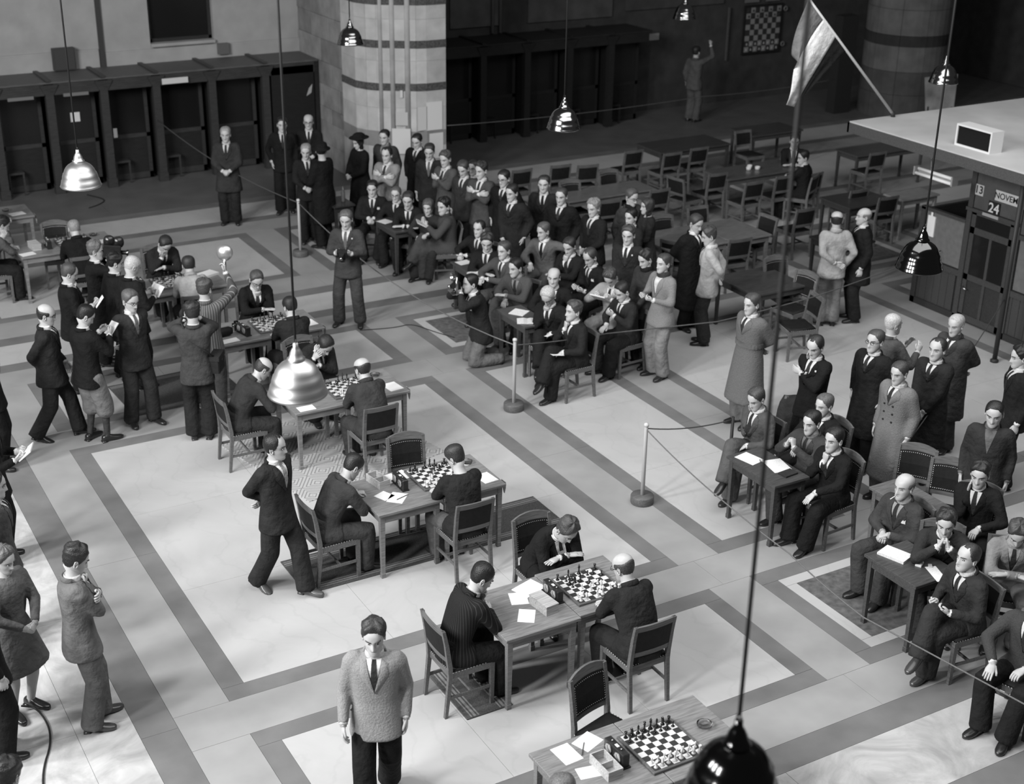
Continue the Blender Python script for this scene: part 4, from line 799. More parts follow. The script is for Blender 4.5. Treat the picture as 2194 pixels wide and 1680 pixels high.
def hair_shell(style, seed=0):
    rs = np.random.default_rng(seed); ph = rs.uniform(0, 6.28, 6)
    b = MB(); zs = [-.15, -.13, -.11, -.095, -.08, -.065, -.05, -.035, -.02, -.005, .01, .025, .04, .052, .062, .072, .082, .092, .102, .110, .116, .1193]
    az = [math.pi - 2 * math.pi * k / 40 for k in range(40)]
    keys = dict(short=((0, .080), (.5, .078), (.95, .046), (1.35, -.012), (1.7, -.014), (2.1, -.052), (3.15, -.080)),
                receding=((0, .090), (.35, .088), (.6, .100), (.95, .062), (1.35, -.010), (1.7, -.014), (2.1, -.052), (3.15, -.080)),
                bald=((0, .3), (1.0, .3), (1.25, -.005), (1.7, -.014), (2.1, -.052), (3.15, -.080)),
                long=((0, .066), (.5, .062), (.85, .035), (1.1, -.06), (1.4, -.13), (2.1, -.148), (3.15, -.15)))
    hl = keys[{'slick': 'short', 'wavy': 'short', 'curly': 'short', 'crop': 'short', 'bob': 'long'}.get(style, style)]
    T = dict(short=.012, slick=.010, wavy=.020, curly=.020, receding=.009, bald=.007, long=.020, crop=.006, bob=.016)[style]
    rings = []
    for z in zs:
        r = []
        for a in az:
            aa = abs(a); zh = np.interp(aa, [k[0] for k in hl], [k[1] for k in hl])
            zz = max(z, -.119) if z < -.119 else z
            p = head_pt(max(z, -.075) if style in ('long', 'bob') else max(z, -.085), a, False)
            if z < -.075: p = np.array((p[0], p[1] - (0.0 if style in ('long', 'bob') else 0.012), z))
            n = unit(np.array((p[0], p[1] + 0.006, max(0, z) * 0.9)))
            fr = 1.25 if style not in ('long', 'bob') else 0.95
            if z < -.03 and aa < fr + .25:      # nothing below the jaw line in front
                kk = min(1, max(0, (fr + .25 - aa) / .25)); p = p * (1 - kk) + np.array((p[0] * .35, -.02, max(z, -.06))) * kk
            if z < -.09 and style not in ('long', 'bob'): p = np.array((p[0] * .5, -.03 + (p[1] + .03) * .4, -.085))
            k = min(1, max(0, (z - zh) / 0.022))
            t = T
            top = min(1, max(0, (z - .03) / .06))
            if style in ('short', 'slick'): t = T * (0.45 + 0.75 * top) * (1.0 if a * (1 if ph[0] > 3 else -1) < 0.5 else 1.25)
            if style in ('wavy', 'curly'):
                t = T * (0.35 + 0.8 * top) + 0.005 * top * math.sin(a * (5 if style == 'wavy' else 9) + ph[1] + z * 60) + 0.003 * math.sin(z * 180 + ph[2] + 3 * a)
            if style in ('long', 'bob'): t = T * (0.8 + 0.35 * math.sin(a * 7 + ph[3] + z * 30) * 0.4) * (1.25 if z < -.02 else 1)
            if style == 'bald':
                k *= min(1, max(0, (0.062 - z + 0.02 * max(0, aa - 2.2)) / 0.02))
            if style in ('receding',) and aa < 1.2: t *= 0.8
            r.append(p + n * (t * k - 0.007 * (1 - k)) + n * (0.0012 * math.sin(a * 23 + ph[4]) * k))
        rings.append(r)
    b.loft(rings, True, 0, True)
    return b
HAIR = {}
def get_hair(style, k):
    key = (style, k % 3)
    if key not in HAIR: HAIR[key] = np.array(hair_shell(style, k % 3 + 11).v), hair_shell(style, k % 3 + 11).f
    return HAIR[key]
def hand_template(pose_):
    curl = dict(relaxed=(0.30, 0.45, 0.35), fist=(1.25, 1.5, 0.8), flat=(0.06, 0.12, 0.08), grip=(0.75, 0.95, 0.5))[pose_]
    b = MB()
    def el(y, w, t, z=0, x=0): return [(x + w * math.cos(2 * math.pi * k / 10), y, z - t * math.sin(2 * math.pi * k / 10)) for k in range(10)]
    b.loft([el(-.03, .026, .020), el(0.0, .027, .019), el(.03, .037, .017, 0, -.002), el(.06, .042, .015), el(.088, .041, .0125), el(.096, .036, .008)], True, 0, True)
    for i, (x, ln, r) in enumerate(((-.031, .073, .0092), (-.0105, .081, .0096), (.0105, .076, .0092), (.030, .060, .0082))):
        p = np.array((x, .080, 0.)); ang = 0.0; pts = [p - np.array((0, .014, 0)), p]; rad = [r * 1.05, r * 1.1]
        sp = (x) * (2.2 if pose_ == 'flat' else 0.8)
        for q_, (frac, c) in enumerate(zip((.45, .31, .24), curl)):
            ang += c * (1 + 0.06 * i)
            p = p + np.array((math.sin(sp) * ln * frac * max(0, math.cos(ang)), math.cos(ang) * ln * frac, -math.sin(ang) * ln * frac))
            pts.append(p); rad.append(r * (1.02, .94, .72)[q_])
        b.tube(pts, rad, 7, 0)
    tc = dict(relaxed=0.35, fist=0.9, flat=0.0, grip=0.55)[pose_]
    th = [np.array((-.022, .012, -.004)), np.array((-.038, .036, -.010)), np.array((-.056 + .016 * tc, .064, -.014 - .014 * tc)), np.array((-.064 + .040 * tc, .088 - .004 * tc, -.016 - .020 * tc))]
    b.tube(th, [.0135, .0125, .0105, .0078], 7, 0)
    return np.array(b.v), b.f
HANDS = {k: hand_template(k) for k in ('relaxed', 'fist', 'flat', 'grip')}
def shoe_template():
    b = MB(); rings = []
    for y, w, h, z in ((-.075, .024, .055, .0), (-.066, .033, .085, .0), (-.03, .037, .098, .0), (.01, .037, .096, .0), (.05, .041, .078, .0), (.10, .047, .060, .0), (.145, .045, .050, .0), (.180, .034, .042, .002), (.197, .016, .032, .004)):
        r = []
        for k in range(12):
            t = 2 * math.pi * k / 12; c, s_ = math.cos(t), math.sin(t)
            r.append((w * math.copysign(abs(c) ** 0.7, c), y, z + h / 2 - h / 2 * math.copysign(abs(s_) ** 0.75, s_)))
        rings.append(r)
    b.loft(rings, True, 0, True)
    b.box(-.036, .036, -.078, -.02, -.002, .018); 
    return np.array(b.v), b.f
SHOE = shoe_template()
def ellring(c, R, a, bb, n=22, e=0.85, off=0.0):
    out = []
    for k in range(n):
        t = 2 * math.pi * k / n; co, si = math.cos(t), math.sin(t)
        out.append(c + R @ np.array((a * math.copysign(abs(co) ** e, co), off + bb * math.copysign(abs(si) ** e, si), 0)))
    return out
def torso_rings(J, q, grow=0.0, hem=None):
    s = J['s']; H, W, C, N = J['H'], J['W'], J['C'], J['N']; f = q.get('fat', 1.0); up1 = J['R1'] @ np.array((0, 0, 1.)); 
    R1, R2, R3 = J['R1'], J['R2'], J['R3']; I = np.eye(3)
    rs = []
    sit = q['base'] in ('sit', 'cross')
    wm = 0.90 if q.get('woman') else 1.0
    hipd = 0.145 * f
    if q['base'] in ('stand', 'walk'):
        hm = hem if hem is not None else H[2] - 0.17 * s
        if hm < 0.7:
            fl = q.get('flare', 1.0)
            rs.append((np.array((0, 0.01, hm)), I, 0.235 * fl, 0.19 * fl)); rs.append((np.array((0, 0.01, (hm + H[2]) / 2)), I, 0.215 * (fl + 1) / 2, 0.165 * (fl + 1) / 2))
        else: rs.append((np.array((0, 0.01, hm)), I, 0.216, 0.172 * f))
        rs.append((H + np.array((0, 0, -0.02)), I, 0.200 * (1.03 if q.get('woman') else 1), hipd))
    elif sit:
        rs.append((H + np.array((0, -0.01, -0.085)), I, 0.195, 0.135 * f)); rs.append((H + np.array((0, 0, 0.0)), I, 0.202, 0.150 * f))
    else:
        rs.append((H + np.array((0, 0, -0.16)), I, 0.205, 0.16)); rs.append((H, I, 0.20, 0.15))
    wz = 0.172 * wm * (0.88 if q.get('woman') else 1)
    rs.append((W - R1 @ np.array((0, 0, 0.05 * s)), R1, wz * (0.5 + f / 2) , 0.122 * f))
    rs.append((W + R2 @ np.array((0, 0, 0.06 * s)), R2, (wz + 0.012) * (0.5 + f / 2), 0.125 * f))
    rs.append((C - R2 @ np.array((0, 0, 0.04 * s)), R2, 0.195 * wm, 0.134))
    rs.append((C + R3 @ np.array((0, 0, 0.03 * s)), R3, 0.200 * wm, 0.132))
    rs.append((C + R3 @ np.array((0, 0, 0.080 * s)), R3, 0.188 * wm, 0.112))
    rs.append((C + R3 @ np.array((0, -.010, 0.106 * s)), R3, 0.152 * wm, 0.090))
    rs.append((C + R3 @ np.array((0, -.012, 0.122 * s)), R3, 0.106 * wm, 0.074))
    rs.append((C + R3 @ np.array((0, -.014, 0.131 * s)), R3, 0.080, 0.064))
    return [ellring(c, R, (a + grow) * s, (b + grow) * s) for c, R, a, b in rs]
def sleeve_pts(J, nm, r0=.077, r1=.060, r2=.047, end=0.0):
    S, E, W = J['S' + nm], J['E' + nm], J['W' + nm]; s = J['s']
    ax = unit(J['N'] - J['up'] * 0.05 - S)
    pts = [S + ax * 0.05, S + ax * 0.012, S + (E - S) * 0.10, S + (E - S) * 0.5, E + (S - E) * 0.06, E, E + (W - E) * 0.08, E + (W - E) * 0.55, W - unit(W - E) * (0.012 + end)]
    rad = [r0 * .86, r0 * .96, r0, (r0 + r1) / 2 * 1.0, r1 * 1.04, r1 * 1.08, r1 * 1.02, (r1 + r2) / 2, r2]
    return pts, [x * (0.55 + 0.45 * s) for x in rad]
def jacket_mesh(J, q):
    b = MB(); c = q.get('coat'); hem = {None: None, 'long': 0.46, 'mid': 0.62}.get(c, c)
    if q.get('dress'): hem = 0.50; 
    gr = 0.012 if c else 0.0
    if q.get('dress'): q['flare'] = 1.32
    b.loft(torso_rings(J, q, gr, hem))
    for nm in 'LR':
        k = 1.03 if c else (0.84 if q.get('woman') else 0.93)
        p, r = sleeve_pts(J, nm, .079 * k, .060 * k, .047 * k); b.tube(p, r, 14)
    if q['base'] in ('sit', 'cross', 'kneel'):
        fr = 0.85 if (c or q.get('dress')) else 0.36
        for nm in 'LR':
            T, K = J['T' + nm], J['K' + nm]; lo = np.array((0, 0, -0.01))
            b.tube([T - unit(K - T) * 0.08, T, T + (K - T) * fr * 0.6, T + (K - T) * fr], [.10, .122, .119, .112 if not c else .118], 14)
    return b
def trousers_mesh(J, q):
    b = MB(); s = J['s']; H = J['H']; I = np.eye(3)
    b.loft([ellring(H + np.array((0, 0, z)), I, a, d) for z, a, d in ((-.11, .12, .10), (-.08, .165, .12), (0, .182, .128), (.10, .172, .118), (.16, .15, .10))])
    kn = q.get('knickers'); w = q.get('legw', 1.0)
    for nm in 'LR':
        T, K, A_ = J['T' + nm], J['K' + nm], J['A' + nm]; d = unit(A_ - K)
        pts = [T + (T - K) * 0.10, T, T + (K - T) * 0.5, K + (T - K) * 0.10, K, K + (A_ - K) * 0.12]
        rad = [.094, .104, .100, .096, .095, .094]
        if kn:
            pts += [K + (A_ - K) * 0.30, K + (A_ - K) * 0.42]; rad = [.10, .115, .115, .115, .112, .112, .105, .062]
        else:
            pts += [K + (A_ - K) * 0.6, A_ - d * 0.02, A_ + d * 0.035]; rad += [.094, .098, .100]
            if q['base'] == 'kneel': rad[-2:] = [.08, .07]
        b.tube(pts, [r * w * (0.5 + 0.5 * s) for r in rad], 14)
    return b
def place(V, R, o): return V @ R.T + o
_stage = []      # remeshed garments wait here
def stage(b, voxel, smooth_it, name):
    me = b.mesh(name); o = bpy.data.objects.new(name, me); COL.objects.link(o)
    m = o.modifiers.new('r', 'REMESH'); m.mode = 'VOXEL'; m.voxel_size = voxel; m.use_smooth_shade = True
    m = o.modifiers.new('s', 'SMOOTH'); m.factor = 0.5; m.iterations = smooth_it
    _stage.append(o); return len(_stage) - 1
def flush_stage():
    bpy.context.view_layer.update()
    dg = bpy.context.evaluated_depsgraph_get(); out = []
    for o in _stage:
        me = bpy.data.meshes.new_from_object(o.evaluated_get(dg)); me.name = o.name.split('.')[0]; out.append(me)
    for o in list(_stage):
        old = o.data; bpy.data.objects.remove(o); bpy.data.meshes.remove(old)
    return out
PEOPLE_RT = []
def begin_person(q, k):
    J = pose(q)
    dist = math.hypot(q['x'], q['y'], 6.5)
    vx = min(0.027, max(0.0155, 0.0012 * dist + 0.003))
    jk = stage(jacket_mesh(J, q), vx, 4, 'jacket')
    tr = None if q.get('dress') else stage(trousers_mesh(J, q), vx, 3, 'trousers')
    PEOPLE_RT.append((q, J, jk, tr, k, dist))
def finish_person(q, J, me_j, me_t, k, dist):
    s = J['s']; Hc, Rh, N = J['Hc'], J['Rh'], J['N']; rs = random.Random(k)
    # ---- body: head, neck, trunk, arms, hands, legs in one mesh
    b = MB(); hw = 1.0 + rs.uniform(-.03, .04)
    hv = HEAD_V * np.array((hw * 1.05, 1.0, 1.0)) * s * HS * (0.96 if q.get('woman') else 1.0)
    o = len(b.v); b.v.extend(map(tuple, place(hv, Rh, Hc)))
    b.f.extend([[i + o for i in f] for f in HEAD.f]); b.m.extend(HEAD.m); b.sm.extend(HEAD.sm)
    nk = 0.052 if q.get('woman') else 0.060
    b.tube([J['C'], N - J['up'] * .05, N - J['up'] * .01, N + (Hc - N) * 0.45, Hc + Rh @ np.array((0, -.022, -.045)), Hc + Rh @ np.array((0, -.022, -.01))], [.10, .085, nk * 1.10, nk, nk, nk * .8], 14, 0)
    b.loft([ellring(c, np.eye(3), a, d, 12) for c, a, d in ((J['H'], .14, .09), (J['W'], .13, .085), (J['C'], .15, .09))], True, 0)
    for nm in 'LR':
        S, E, W = J['S' + nm], J['E' + nm], J['W' + nm]
        b.tube([S, E, E + (W - E) * .5, W + unit(W - E) * .015], [.04, .036, .034, .026], 8, 0)
        hv_, hf_ = HANDS[J['hp' + nm]]
        y = J['hd' + nm]; z = -J['pn' + nm]; z = unit(z - y * z.dot(y)); x = np.cross(y, z)
        sg = 1.0 if nm == 'R' else -1.0
        V = hv_ * np.array((sg, 1, 1)) * s * (0.9 if q.get('woman') else 1.0)
        V = V @ np.array((x, y, z)) + W
        o = len(b.v); b.v.extend(map(tuple, V))
        for f in hf_: b.f.append([i + o for i in (f if sg > 0 else reversed(f))]); b.m.append(0); b.sm.append(True)
        T, K, A_ = J['T' + nm], J['K' + nm], J['A' + nm]
        lm = 5 if q.get('knickers') else 0
        b.tube([T, K, K + (A_ - K) * .3, K + (A_ - K) * .6, A_, A_ - np.array((0, 0, .03))], [.06, .05, .054, .044, .036, .036], 10, lm)
    sk = q.get('skin', 0.48)
    ht = q.get('hairv', 0.03)
    body = b.obj('person', [skin(sk), mat('eye', 0.5, 0.3), mat('iris', 0.015, 0.2), hairm(min(ht, .12)), mat('lip', sk * 0.35, 0.6), cloth(q.get('sock', .04))])
    body.location = (q['x'], q['y'], q.get('z0', 0)); body.rotation_euler = (0, 0, -math.radians(q['h']))
    tag(body, q['label'], 'person', q.get('group'))
    # ---- garments
    jm = q.get('jv', 0.03)
    mj = mat('pinstripe', jm, 0.85, 0.15, 'stripe', 14, 3.0) if q.get('stripe') else (mat('tweed', jm, 0.9, 0.1, 'cloth', 160, 0.22, 0.3, bscale=60) if q.get('tweed') else cloth(jm))
    me_j.materials.clear(); me_j.materials.append(mj)
    jn = 'dress' if q.get('dress') else ('overcoat' if q.get('coat') else 'jacket')
    link(jn, me_j, body)
    if me_t is not None:
        me_t.materials.clear(); me_t.materials.append(cloth(q.get('tv', jm))); link('trousers', me_t, body)
    # ---- hair
    if q.get('hair', 'short') != 'none':
        hv_, hf_ = get_hair(q.get('hair', 'short'), k)
        hb = MB(); hb.add(place(hv_ * np.array((hw * 1.05, 1, 1)) * s * HS * (0.96 if q.get('woman') else 1.0), Rh, Hc), hf_, 0, True); hb.obj('hair', hairm(ht), body)
    if q.get('bun'):
        hb = MB(); hb.lathe([(.001, -.04), (.03, -.03), (.045, 0), (.03, .03), (.001, .04)], 12); hv_ = place(np.array(hb.v) + np.array((0, -.12, -.05)), Rh, Hc); hb.v = [tuple(v) for v in hv_]; hb.obj('hair_bun', hairm(ht), body)
    # ---- shoes
    for nm in 'LR':
        A_ = J['A' + nm]; fd = J['fd' + nm]; V, F = SHOE
        y = np.array(fd); ang = J['fr' + nm]
        if q['base'] in ('stand', 'sit', 'walk') or (q['base'] == 'cross' and nm != q.get('over', 'R')):
            y = unit(np.array((fd[0], fd[1], 0))); y = unit(y * math.cos(ang) - np.array((0, 0, math.sin(ang))))
        z = unit(np.array((0, 0, 1.)) - y * y[2]) if q['base'] != 'kneel' else unit(np.array((0, -1., 0)) - y * (-y[1]))
        x = np.cross(y, z); P_ = (V * s - np.array((0, 0.0, 0.085 * s))) @ np.array((x, y, z)) + A_
        if abs(ang) > .3: P_ = P_ + np.array((0, 0.03, 0))
        P_[:, 2] = np.maximum(P_[:, 2], 0.001)
        sb = MB(); sb.add(P_, F, 0, True); sb.obj('shoe', mat('shoe', q.get('shoev', 0.018), 0.28, 0.6), body)
    # ---- shirt front, collar, tie, lapels laid on the jacket
    det = dist < 26
    bvh = BVHTree.FromPolygons([v.co.copy() for v in me_j.vertices], [p.vertices[:] for p in me_j.polygons])
    fw, rt, up = J['fw'], J['rt'], J['up']; R3 = J['R3']
    def surf(x, z, off):
        o = N + rt * x * s + up * z * s; st = o + fw * 0.20 * s + up * 0.0
        h = bvh.ray_cast(Vector(st), Vector(-fw), 0.34)
        if h[0] is None: return o + fw * (0.060 + off)
        return np.array(h[0]) + fw * off
    def patch(rows, off, name, m_, edge=None):
        pb = MB(); n = len(rows[0]); V = [surf(x, z, off if edge is None else edge[j]) for r in rows for j, (x, z) in enumerate(r)]
        F = [(i * n + j, i * n + j + 1, (i + 1) * n + j + 1, (i + 1) * n + j) for i in range(len(rows) - 1) for j in range(n - 1)]
        pb.add(V, F, 0, True); return pb.obj(name, m_, body)
    sv = q.get('shirt', 0.6); vb = q.get('vbot', -.27 if not q.get('coat') else -.20)
    if sv and not q.get('backview'):
        wt = 0.058
        rows = [[(wt * (1 - i / 9) * (-1 + 2 * j / 6) + 0.0, -0.022 + (vb + .022) * i / 9) for j in range(7)] for i in range(10)]
        patch(rows, 0.004, 'shirt_front', cloth(sv))
        if q.get('tie', 0.03):
            tb = max(vb * 0.98, -.26)
            rows = [[((0.017 + 0.012 * i / 7) * (1 if i > 0 else 0.8) * (-1 + 2 * j / 2) * min(1, (8.6 - i) / 3), -0.020 + (tb + 0.020) * i / 8) for j in range(3)] for i in range(9)]
            patch(rows, 0.010, 'tie', cloth(q.get('tie', 0.03)))
        if not q.get('dress') and not q.get('battle'):
            for sd in (-1, 1):
                rows = []
                for i in range(9):
                    t = i / 8; xi = wt * (1 - t) * 0.98 + 0.004; ww = 0.062 * min(1, (1 - t) * 1.6) * (0.80 if t < 0.2 else 1.05)
                    if q.get('double'): ww *= 1.25
                    rows.append([(sd * (xi + ww * j / 3), -0.022 * (1 - t) + vb * t - 0.010 * j) for j in range(4)])
                patch(rows, 0, 'lapel', mj, (0.013, 0.017, 0.015, 0.005))
    if q.get('hanky'):
        patch([[(-.085 - .014 * j, -.155 + .018 * (j % 2) + 0.0) for j in range(4)], [(-.085 - .014 * j, -.185) for j in range(4)]], 0.010, 'pocket_handkerchief', cloth(.75))
    if q.get('button'):
        patch([[(-.09 - .010 * j, -.095) for j in range(3)], [(-.09 - .010 * j, -.115) for j in range(3)]], 0.014, 'buttonhole_badge', cloth(.75))
    if sv:
        cb = MB(); cr = nk + 0.010
        cb.loft([ellring(N + up * dz * s, R3, cr * k1, cr * k1 * 1.02, 18, 1.0, oy) for dz, k1, oy in ((-.022, 1.10, -.002), (.008, 1.03, 0), (.030, .97, 0.006), (.028, .93, 0.006), (.0, .92, 0))], False, 0, True)
        cb.obj('shirt_collar', cloth(sv), body)
        if not q.get('dress'):
            for nm in 'LR':
                W_ = J['W' + nm]; dd = unit(W_ - J['E' + nm])
                cb = MB(); cb.tube([W_ - dd * .035, W_ - dd * .002], [.037, .034], 12); cb.obj('shirt_cuff', cloth(sv), body)
        jb = MB()   # jacket collar at the back of the neck
        pts = []
        for i in range(11):
            a = math.radians(5 + 170 * i / 10); pts.append(N + R3 @ np.array((math.cos(a) * (nk + .021), -math.sin(a) * (nk + .020) - .006, -.006 + .010 * math.sin(a))))
        jb.tube(pts, [(.012, .027)] * 11, 8); jb.obj('collar', mj, body)
    if q.get('scarf') is not None:
        sb = MB(); sb.loft([ellring(N + up * dz, R3, r_, r_ * 1.05, 16, 1.0, .004) for dz, r_ in ((-.03, .085), (0, .092), (.03, .082), (.045, .066))], False, 0, True); sb.obj('scarf', cloth(q['scarf']), body)
    if q.get('glasses'):
        gb = MB(); Rh0 = Rh; Rh = Rh * np.array((HS * 1.05, HS, HS))
        for sd in (-1, 1):
            pts = [Hc + Rh @ (np.array((.031 * sd + .021 * math.cos(t), .099 - .10 * (.031 * sd + .021 * math.cos(t)) ** 2 / .02 * .2, .004 + .017 * math.sin(t)))) for t in [2 * math.pi * i / 14 for i in range(15)]]
            gb.tube(pts, [.0022] * 15, 5)
            gb.tube([Hc + Rh @ np.array((.052 * sd, .094, .008)), Hc + Rh @ np.array((.0765 * sd, .0, .008))], [.0022, .0022], 5)
        gb.tube([Hc + Rh @ np.array((-.010, .100, .008)), Hc + Rh @ np.array((.010, .100, .008))], [.0022, .0022], 5)
        gb.obj('glasses', mat('spectacle', .02, .25), body); Rh = Rh0
    if q.get('hat'):
        hb = MB()
        if q['hat'] == 'round': hb.lathe([(.001, .150), (.05, .146), (.088, .128), (.099, .09), (.102, .052), (.145, .046), (.145, .040), (.09, .040)], 24)
        elif q['hat'] == 'tilt': hb.lathe([(.001, .158), (.06, .150), (.092, .125), (.100, .090), (.150, .085), (.155, .075), (.09, .07)], 24)
        else: hb.lathe([(.001, .140), (.06, .138), (.105, .118), (.115, .098), (.098, .080), (.085, .078)], 24)
        ang = dict(round=-.12, tilt=-.30).get(q['hat'], -.1)
        V = place(np.array(hb.v) * np.array((1, 1.1, 1)), rX(-ang) , np.array((0, -.012, -.012))); hb.v = [tuple(v) for v in place(V * HS, Rh, Hc)]
        hb.obj('hat', cloth(q.get('hatv', .015)), body)
    if q.get('buttons'):
        for i in range(q['buttons']):
            for x in ((-.06, .06) if q.get('double') else (0.0,)):
                p = surf(x, vb - .02 - .10 * i, .006); bb = MB(); bb.tube([p - fw * .004, p + fw * .004], [.011, .011], 8); bb.obj('coat_button', mat('button', .02, .4), body)
    if q.get('belt'):
        bt = MB(); zc = J['W']; bt.loft([ellring(zc + np.array((0, 0, dz)), J['R1'], .186 + g_, .136 + g_) for dz, g_ in ((-.03, 0), (-.03, .010), (.03, .010), (.03, 0))], False, 0, False); bt.obj('belt', cloth(jm * .9), body)
    if q.get('cig'):
        cb = MB(); p = Hc + Rh @ np.array((.012, .102, -.072)); cb.tube([p, p + Rh @ np.array((.02, .055, -.03))], [.0045, .0045], 6); cb.obj('cigarette', paper(), body)
    return body
for k, q in enumerate(PEOPLE): begin_person(q, k)
_ms = flush_stage()
for q, J, jk, tr, k, dist in PEOPLE_RT: finish_person(q, J, _ms[jk], None if tr is None else _ms[tr], k, dist)
# ------------------------------------------------------------------ chairs
def chair_proto(kind):
    t = thing('dining_chair', 'chair', 'chair'); mw = wood(0.115, 0.4); ml = leather(0.014)
    B_ = kind == 'B'; top = .985 if B_ else .90
    b = MB(); b.loft([[(-.20, -.20, .455), (.20, -.20, .455), (.215, .205, .455), (-.215, .205, .455)], [(-.205, -.205, .472), (.205, -.205, .472), (.222, .212, .472), (-.222, .212, .472)], [(-.16, -.16, .488), (.16, -.16, .488), (.17, .165, .488), (-.17, .165, .488)]], True, 0, True); b.obj('seat', ml, t)
    b = MB()
    for a, c in (((-.20, .205), (.20, .205)), ((-.19, -.20), (.19, -.20)), ((-.20, -.19), (-.212, .195)), ((.20, -.19), (.212, .195))): b.beam((a[0], a[1], .425), (c[0], c[1], .425), .022, .06)
    b.obj('seat_rail', mw, t)
    for sx in (-1, 1):
        b = MB(); b.loft([[(sx * .205 - .016, .20 - .016, 0), (sx * .205 + .016, .20 - .016, 0), (sx * .205 + .016, .20 + .016, 0), (sx * .205 - .016, .20 + .016, 0)], [(sx * .205 - .021, .20 - .021, .455), (sx * .205 + .021, .20 - .021, .455), (sx * .205 + .021, .20 + .021, .455), (sx * .205 - .021, .20 + .021, .455)]], True, 0, False); b.obj('leg', mw, t)
        b = MB()
        R_ = [[(sx * .20 + dx, yc + dy, z) for dx, dy in ((-.017, -w), (.017, -w), (.017, w), (-.017, w))] for yc, w, z in ((-.255, .014, 0), (-.21, .021, .42), (-.215, .021, .52), (-.245, .018, .75), (-.275, .015, top - (.045 if B_ else .0)))]
        b.loft(R_, True, 0, False); b.obj('leg', mw, t)
        b = MB(); b.beam((sx * .205, -.225, .20), (sx * .205, .20, .20), .016, .028); b.obj('stretcher', mw, t)
    b = MB(); b.beam((-.20, 0, .20), (.20, 0, .20), .016, .028, 0); b.obj('stretcher', mw, t)
    def backy(z): return -.215 - (z - .52) / .38 * .058
    b = MB(); n = 8; R_ = []
    for i in range(n + 1):
        x = -.21 + .42 * i / n; cv = -.018 * (1 - (x / .21) ** 2); hi = top + (.0 if not B_ else .0) - (0 if not B_ else .045 * (x / .21) ** 2); lo = .845 if not B_ else .895 - .02 * (x / .21) ** 2
        R_.append([(x, backy(lo) + cv - .012, lo), (x, backy(lo) + cv + .012, lo), (x, backy(hi) + cv + .010, hi), (x, backy(hi) + cv - .010, hi)])
    b.loft(R_, True, 0, False); b.obj('top_rail', mw, t)
    z0, z1 = (.615, .845) if not B_ else (.60, .90)
    b = MB(); R_ = []
    for i in range(n + 1):
        x = -.183 + .366 * i / n; cv = -.018 * (1 - (x / .21) ** 2); zt = z1 - (.02 * (x / .21) ** 2 if B_ else 0)
        R_.append([(x, backy(z0) + cv - .010, z0), (x, backy(z0) + cv + .012, z0), (x, backy((z0 + z1) / 2) + cv + .024, (z0 + z1) / 2), (x, backy(zt) + cv + .012, zt), (x, backy(zt) + cv - .010, zt)])
    b.loft(R_, True, 0, False); b.obj('back_panel', ml, t)
    b = MB(); R_ = []
    for i in range(n + 1):
        x = -.19 + .38 * i / n; cv = -.022 * (1 - (x / .21) ** 2); zb = z0 - .05
        R_.append([(x, backy(zb) + cv - .009, zb), (x, backy(zb) + cv + .009, zb), (x, backy(z0) + cv + .009, z0), (x, backy(z0) + cv - .009, z0)])
    b.loft(R_, True, 0, False); b.obj('back_rail', mw, t)
    b = MB()
    def stud(x, y, z, d):
        r = .0055
        pts = [(0, -r), (-r, 0), (0, r), (r, 0)]
        if d == 'y': ring = [(x + a, y, z + c) for a, c in pts]; tip = (x, y + .006, z)
        elif d == '-y': ring = [(x + a, y, z + c) for a, c in pts]; tip = (x, y - .006, z)
        else: ring = [(x, y + a, z + c) for a, c in pts]; tip = (x + .006 * d, y, z)
        b.add(ring + [tip], [(0, 1, 4), (1, 2, 4), (2, 3, 4), (3, 0, 4)], 0, True)
    for i in range(15): stud(-.195 + .39 * i / 14, .2225, .463, 'y'); stud(-.185 + .37 * i / 14, -.207, .463, '-y')
    for i in range(14): yy = -.19 + .38 * i / 13; stud(.221, yy, .463, 1); stud(-.221, yy, .463, -1)
    if B_:
        for i in range(17):
            x = -.170 + .34 * i / 16; cv = -.018 * (1 - (x / .21) ** 2); stud(x, backy(z1 - .03) + cv + .0165, z1 - .022 - .02 * (x / .21) ** 2, 'y'); stud(x, backy(z0 + .02) + cv + .016, z0 + .02, 'y')
        for i in range(12):
            z = z0 + .03 + (z1 - z0 - .07) * i / 11
            for sx in (-1, 1): stud(sx * .172, backy(z) + .0195 - .004, z, 'y')
    stuff(b.obj('stud_row', mat('stud', .75, .25, .6, metal=.6), t))
    return t
CH = {k: chair_proto(k) for k in 'AB'}; CH_used = {'A': False, 'B': False}
def put_chair(kind, x, y, h, label, group=None):
    rz = -math.radians(h)
    if not CH_used[kind]:
        CH_used[kind] = True; t = CH[kind]; t.location = (x, y, 0); t.rotation_euler = (0, 0, rz); t['label'] = label
        if group: t['group'] = group
        return t
    t = dup(CH[kind], (x, y, 0), rz, label)
    if 'group' in t.keys() and not group: del t['group']
    if group: t['group'] = group
    return t
for q in PEOPLE:
    if q.get('chair'):
        a = math.radians(q['h']); kind = q['chair']
        lab = q['label']; short = lab.split(',')[0]
        short = ' '.join(short.split()[:9])
        while short.split()[-1] in ('a', 'the', 'in', 'of', 'and', 'with', 'to', 'his', 'at', 'on', 'an', 'from', 'behind', 'over', 'whose', 'beside', 'between', 'before'): short = ' '.join(short.split()[:-1])
        put_chair(kind, q['x'] + .085 * math.sin(a), q['y'] + .085 * math.cos(a), q['h'], ('studded arched chair' if kind == 'B' else 'wooden chair') + ' under the ' + short)


